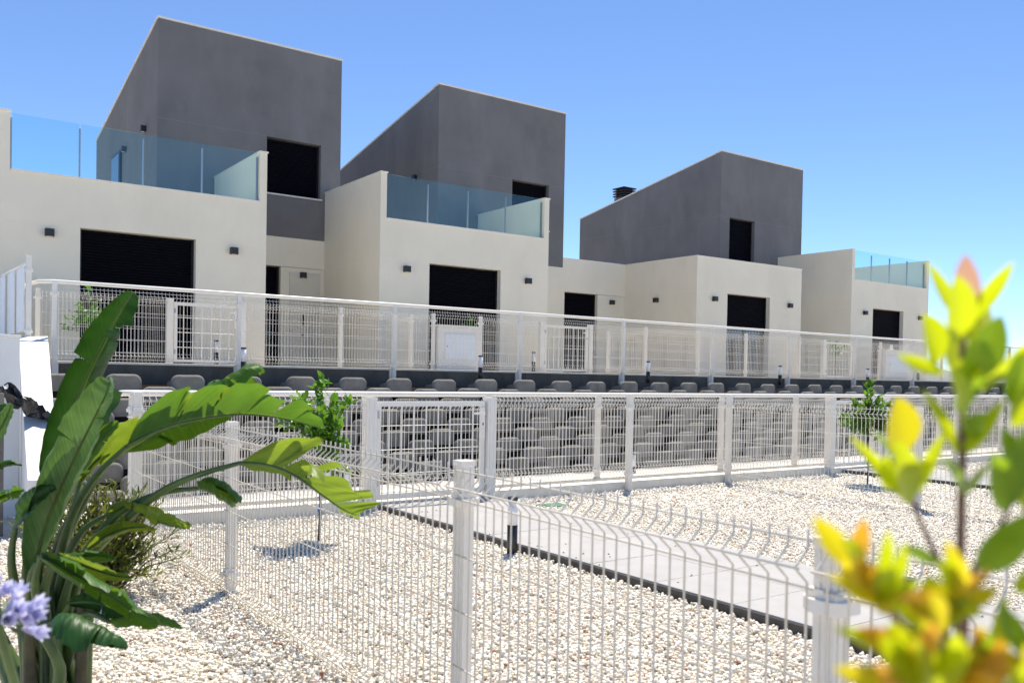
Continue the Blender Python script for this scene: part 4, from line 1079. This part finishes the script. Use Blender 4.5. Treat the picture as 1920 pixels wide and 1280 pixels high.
def blade(path, da, wa, ta, db, wb, tb, seed, sl=.35, cu=.0):
    """torn banana-like leaf blade: two halves along a midrib, each split into strips"""
    rnd = random.Random(seed); v = []; f = []; uv = []
    NS = 72; mid = smooth_path(path, NS); NW = 7
    length = sum((mid[i+1]-mid[i]).length for i in range(NS))
    for side, (d0, w, tears) in enumerate(((da, wa, ta), (db, wb, tb))):
        sg = 1 if side == 0 else -1
        cuts = sorted(rnd.sample(range(8, NS-5), tears)) if tears else []
        # strip limits
        lim = [0]+cuts+[NS]
        for si in range(len(lim)-1):
            a, b = lim[si], lim[si+1]
            droop = rnd.uniform(-.6, .6) if tears else rnd.uniform(-.05,.05)
            curl = rnd.uniform(.02, .30)
            shr = rnd.uniform(.86, 1.0) if tears else 1
            slant = rnd.uniform(.75, 1.2)*sl
            base = len(v); rows = b-a+1
            for i in range(a, b+1):
                t = i/NS
                tg = (mid[min(i+1,NS)]-mid[max(i-1,0)]).normalized()
                d = Vector(d0); d = (d-tg*d.dot(tg)).normalized()
                nrm = tg.cross(d)*sg
                prof = (max(0, math.sin(math.pi*min(1, t**.72*.985+.008))))**.62
                ww = w*prof*shr
                e = min(i-a, b-i)
                ww *= 1-.025*math.sin(i*.47+seed)-.015*math.sin(i*1.13+seed*2)
                tp = (i-a)/max(1, b-a)
                for j in range(NW+1):
                    s = j/NW
                    gapk = s*s*.007*((tp < .15)*(si > 0)*(1-tp/.15) - (tp > .85)*(si < len(lim)-2)*((tp-.85)/.15))*length*1.6
                    an = droop*s + (curl*1.5 + cu)*s*s
                    p = mid[i] + d*ww*s*math.cos(an*.75) + nrm*ww*s*math.sin(an*.75)*1.0 + tg*(slant*ww*s + gapk)
                    p = p + nrm*(.0035*math.sin(i*.9+seed+s*2) + .006*math.sin(i*.31+seed*1.7))*s*min(1, 9*w)
                    v.append(p); uv.append((t*length, sg*s*w if False else sg*s*.9))
            for i in range(rows-1):
                for j in range(NW):
                    q = base+i*(NW+1)+j
                    f.append((q, q+1, q+NW+2, q+NW+1) if sg > 0 else (q, q+NW+1, q+NW+2, q+1))
    return v, f, uv, mid

st = thing('bird_of_paradise_plant', 'large plant with torn paddle leaves on long stalks in the left foreground', 'plant', BASE)
bx, by, _ = BASE
rnd = random.Random(12)
for k, (nm, pts, da, wa, db, wb, ta, tb, tint, seed) in enumerate(LEAVES):
    v, f_, uv, mid = blade(pts, da, wa, ta, db, wb, tb, seed, {'frayed': 1.1, 'small': .9, 'arch': .95, 'hang': .8, 'rolled': .8, 'pale': .5, 'upright': .3, 'droop': .5}.get(nm, .35), {'rolled': 1.9, 'arch': .35, 'hang': .6, 'small': .9, 'droop': .8, 'flat': 1.2, 'hang_right': .9, 'low': 1.0, 'fold_in': 1.1, 'tall_back': .8, 'upright': .35, 'pale': .35}.get(nm, .4))
    me = uv_mesh('leaf', v, f_, uv, BIG[tint], BASE)
    o = bpy.data.objects.new('leaf', me); C.objects.link(o); o.parent = st; ORIGIN[o.name] = BASE
    an = k*2.4; rr = .03+.05*(k % 3)
    foot = Vector((bx+rr*math.cos(an), by+rr*math.sin(an), -.03))
    sp = smooth_path([foot]+[Vector(p) for p in STALKS[nm]]+[Vector(pts[0])], 18)
    rad = [.033-.0255*(i/18)**.7 for i in range(19)]
    part('stalk', MB().tube(sp, rad, 10), M['stalk'], o, smooth=True)
    part('midrib', MB().tube(mid, [.0075-.006*i/(len(mid)-1) for i in range(len(mid))], 8), M['stalk'], o, smooth=True)
# old sheaths round the foot
for k in range(9):
    an = k*.7+.3; r0 = .07+.03*(k % 2)
    a = Vector((bx+r0*math.cos(an), by+r0*math.sin(an), -.03))
    p = [a, a+Vector((.015*math.cos(an), .015*math.sin(an), .22)), a+Vector((.03*math.cos(an), .03*math.sin(an), .42+.2*rnd.random()))]
    part('sheath', MB().tube(smooth_path(p, 8), [.036-.003*i for i in range(9)], 10), M['stalk_old'] if k % 2 else M['stalk'], st, smooth=True)

def leaf_cloud(centres, n, size, spread, seed, tints, aspect=.42, upbias=.4, shells=None):
    """leaf-sized folded faces along twigs; centres = list of (start, end) twig segments"""
    rnd = random.Random(seed); v = []; f = []; uv = []; tn = []
    for _ in range(n):
        a, b = rnd.choice(centres); t = rnd.random()**.7
        p = Vector(a).lerp(Vector(b), t) + Vector([rnd.gauss(0, spread) for _ in range(3)])
        ax = (Vector(b)-Vector(a)).normalized()
        d = (ax*rnd.uniform(.2,1.0) + Vector((rnd.gauss(0,.6), rnd.gauss(0,.6), rnd.gauss(0,.35)+upbias*.5))).normalized()
        L_ = size*rnd.uniform(.65, 1.25); w = L_*aspect*rnd.uniform(.8,1.2)
        sd = d.cross(Vector((rnd.gauss(0,.5), rnd.gauss(0,.5), 1))).normalized(); nr = sd.cross(d)
        k = len(v); fold = .18*w
        v += [p, p+d*L_*.35+sd*w*.5+nr*fold, p+d*L_*.35, p+d*L_*.35-sd*w*.5+nr*fold, p+d*L_*.75+sd*w*.34+nr*fold*.4-nr*.06*L_, p+d*L_*.72-nr*.05*L_, p+d*L_*.75-sd*w*.34+nr*fold*.4-nr*.06*L_, p+d*L_-nr*.16*L_]
        f += [(k,k+2,k+1),(k,k+3,k+2),(k+1,k+2,k+5,k+4),(k+2,k+3,k+6,k+5),(k+4,k+5,k+7),(k+5,k+6,k+7)]
        uv += [(0,0)]*8
        c = rnd.choice(tints); j = rnd.uniform(.8,1.2); tn += [tuple(x*j for x in c)]*8
    return v, f, uv, tn

def small_tree(name, label, u, v, z, h, crown, seed, n, tie=None, size=.062, tints=((1,1,1),(1.3,1.25,1.1),(.7,.75,.7)), group=None, cat='tree', mat='citrus', trunk_r=.013):
    rnd = random.Random(seed)
    t = thing(name, label, cat, (u, v, z), group)
    zc = z+h*crown[0]
    pts = [(u, v, z-.05), (u+.012, v, z+h*.25), (u-.008, v+.01, zc), (u, v, z+h*.8)]
    part('trunk', MB().tube(smooth_path(pts, 12), [trunk_r*(1-.55*i/12) for i in range(13)], 8), M['bark'], t, smooth=True)
    tw = []; lb = MB()
    for i in range(crown[3]):
        an = i*2.399+rnd.uniform(-.4,.4); q = rnd.random()
        s = Vector((u, v, zc + q*h*.25)); el = rnd.uniform(-.25, 1.0)
        L_ = crown[1]*rnd.uniform(.55, 1.1)
        e = s + Vector((math.cos(an)*L_*math.cos(el*.9), math.sin(an)*L_*math.cos(el*.9), abs(crown[2])*math.sin(el)*rnd.uniform(.7,1.15)))
        m_ = s.lerp(e, .5)+Vector((0,0,-.02))
        lb.tube([s, m_, e], [.005,.0035,.0015], 5); tw.append((m_, e)); tw.append((s.lerp(e,.3), m_))
    e = Vector((u+rnd.uniform(-.03,.03), v, z+h)); tw += [(Vector((u,v,z+h*.75)), e)]*3
    part('limbs', lb, M['bark'], t)
    vv, ff, uv, tn = leaf_cloud(tw, n, size, .018, seed+1, tints)
    me = uv_mesh('crown', vv, ff, uv, M[mat], (u, v, z), True, tn)
    o = bpy.data.objects.new('crown', me); C.objects.link(o); o.parent = t
    if tie: part('tie', MB().lathe([(.017, z+tie), (.017, z+tie+.035)], u+.006, v, 12), M['blue_tie'], t)
    return t
small_tree('small_tree', 'young leafy tree with blue trunk tie in the near left garden', 2.72, 6.37, 0, 1.22, (.50, .30, .36, 30), 5, 950, .24, .082, ((1.8,1.8,1.3),(1.1,1.1,1),(2.4,2.3,1.4)), group='young garden trees')
small_tree('small_tree', 'young round-crowned tree in the near right garden behind the bush', 10.15, 6.54, 0, 1.32, (.48, .38, .42, 38), 9, 1500, .26, .075, ((1.2,1.2,1.1),(.9,.95,.9),(1.8,1.7,1.2)), group='young garden trees')
br = ((3.0,2.9,1.6),(2.2,2.3,1.4),(1.5,1.6,1.1))
small_tree('small_tree', 'small bright green shrub behind the upper railing at the left shutter', 2.47, 14.4, ZU, 1.13, (.42,.34,.34,22), 14, 480, None, .075, br, 'upper garden shrubs', 'shrub')
small_tree('small_tree', 'small green shrub beside the meter cabinet in the upper garden', 9.30, 14.6, ZU, 1.05, (.5,.20,.28,14), 18, 260, None, .07, br, 'upper garden shrubs', 'shrub')
small_tree('small_tree', 'small pale green standard tree behind the right upper gate', 21.05, 14.6, ZU, 1.05, (.62,.30,.25,16), 23, 200, None, .075, ((1.8,1.7,1.5),(1.3,1.3,1.2)), 'upper garden shrubs', 'shrub')

# dense low shrub beside the strelitzia
sh = thing('low_shrub', 'low olive green shrub with narrow leaves beside the large leaf plant', 'shrub', (1.0, 5.45, 0))
rnd = random.Random(31); tw = []; lb = MB()
for i in range(120):
    an = rnd.uniform(0, 6.28); r0 = rnd.uniform(0,.10); rr = rnd.uniform(.10,.46); hh = rnd.uniform(.16,.70)*(1.10-rr*.9)
    s = Vector((1.0+r0*math.cos(an), 5.45+r0*math.sin(an), 0)); e = Vector((1.0+rr*math.cos(an), 5.45+rr*math.sin(an), hh))
    m_ = s.lerp(e,.55)+Vector((0,0,.05)); lb.tube([s, m_, e], [.006,.004,.002], 5); tw += [(m_, e), (m_, e), (s.lerp(m_,.5), m_)]
part('stems', lb, M['bark'], sh)
vv, ff, uv, tn = leaf_cloud(tw, 5200, .056, .024, 77, ((1,1,1),(1.4,1.2,.8),(.6,.7,.6),(1.2,.8,.5)), .22, .8)
o = bpy.data.objects.new('foliage', uv_mesh('foliage', vv, ff, uv, M['shrub'], (1.0,5.45,0), True, tn)); C.objects.link(o); o.parent = sh

# lavender umbel flower in the left foreground
ag = thing('lavender_flower', 'lavender agapanthus flower head on a green stem at the bottom left', 'flower', (UMBEL[0][0], UMBEL[0][1], 0))
ao = ORIGIN[ag.name]
stem = [(UMBEL[0][0], UMBEL[0][1], 0)]+list(UMBEL)
part('stem', MB().tube(smooth_path(stem, 16), [.009-.003*i/16 for i in range(17)], 10), M['stalk'], ag, smooth=True)
hub = Vector(UMBEL[-1])
for k, (a, b) in enumerate(FLOWERS):
    a, b = Vector(a), Vector(b); ax = (b-a); L_ = ax.length; ax.normalize()
    x = ax.cross(Vector((0,0,1))).normalized(); y = x.cross(ax)
    v = []; f_ = []; uv = []
    for p in range(6):
        an0 = p*math.pi/3 + k
        base = len(v); NL = 6
        for i in range(NL+1):
            t = i/NL
            rad = .0028 + .013*max(0, t-.35)**1.6*1.5; w = (.0028+.0038*math.sin(math.pi*min(1, t*.93)))*(1 if t < .95 else .4)
            ang = an0
            c = a + ax*(L_*t*(1-.10*t)) + (x*math.cos(ang)+y*math.sin(ang))*rad
            tang = (-x*math.sin(ang)+y*math.cos(ang))
            v += [c-tang*w, c+(x*math.cos(ang)+y*math.sin(ang))*.0015, c+tang*w]; uv += [(0,0)]*3
        for i in range(NL):
            q = base+i*3; f_ += [(q,q+1,q+4,q+3),(q+1,q+2,q+5,q+4)]
    o = bpy.data.objects.new('floret', uv_mesh('floret', v, f_, uv, M['petal'], ao)); C.objects.link(o); o.parent = ag; ORIGIN[o.name] = ao
    part('pedicel', MB().tube([hub, hub.lerp(a,.6)+Vector((0,0,.006)), a+ax*.004], [.002,.0018,.003], 6), M['stalk'], o, smooth=True)
for k in range(14):
    an = k*2.4; d = Vector((math.cos(an)*.7, math.sin(an)*.7, .3+.5*math.sin(k*1.7))).normalized()
    e = hub+d*.035
    part('bud', MB().tube([hub, e, e+d*.012, e+d*.024], [.0015,.0018,.0045,.001], 6), M['stalk'], ag, smooth=True)

# foreground bush with young yellow leaves
bb = (BUSH_STEMS[0][0][0], BUSH_STEMS[0][0][1], 0)
bu = thing('foreground_bush', 'blurred foreground bush with yellow green and reddish young leaves', 'bush', bb)
for i, s in enumerate(BUSH_STEMS):
    pts = ([Vector((bb[0], bb[1], 0))] if i == 0 else [])+[Vector(p) for p in s]
    r0, r1 = (.0042, .0016) if i == 0 else (.0028, .0012)
    part('stem', MB().tube(smooth_path(pts, 24), [r0+(r1-r0)*k/24 for k in range(25)], 8), M['twig'], bu, smooth=True)
for k, (a, b, w, nr, tint) in enumerate(BUSH_LEAVES):
    rnd = random.Random(k)
    a, b, nr = Vector(a), Vector(b), Vector(nr)
    ax = b-a; L_ = ax.length; ax.normalize(); nr = (nr-ax*nr.dot(ax)).normalized(); sd = ax.cross(nr)
    NL, NWD = 12, 6; v = []; uv = []; f_ = []
    bend = rnd.uniform(.02,.14)*rnd.choice((-1,1,1)); cup = rnd.uniform(.05,.4)
    for i in range(NL+1):
        t = i/NL; hw = w*.54*(math.sin(math.pi*t**.85))**.7 if 0 < t < 1 else .0006
        c = a+ax*L_*t - nr*bend*L_*(t*t)*1.0 + nr*bend*L_*t*.4
        for j in range(NWD+1):
            s = j/NWD*2-1
            v.append(c + sd*hw*s*math.cos(cup*abs(s)) + nr*hw*abs(s)*math.sin(cup*abs(s)+.12)); uv.append((t, s))
    for i in range(NL):
        for j in range(NWD):
            q = i*(NWD+1)+j; f_.append((q, q+1, q+NWD+2, q+NWD+1))
    o = bpy.data.objects.new('leaf', uv_mesh('leaf', v, f_, uv, YEL[tint], bb)); C.objects.link(o); o.parent = bu
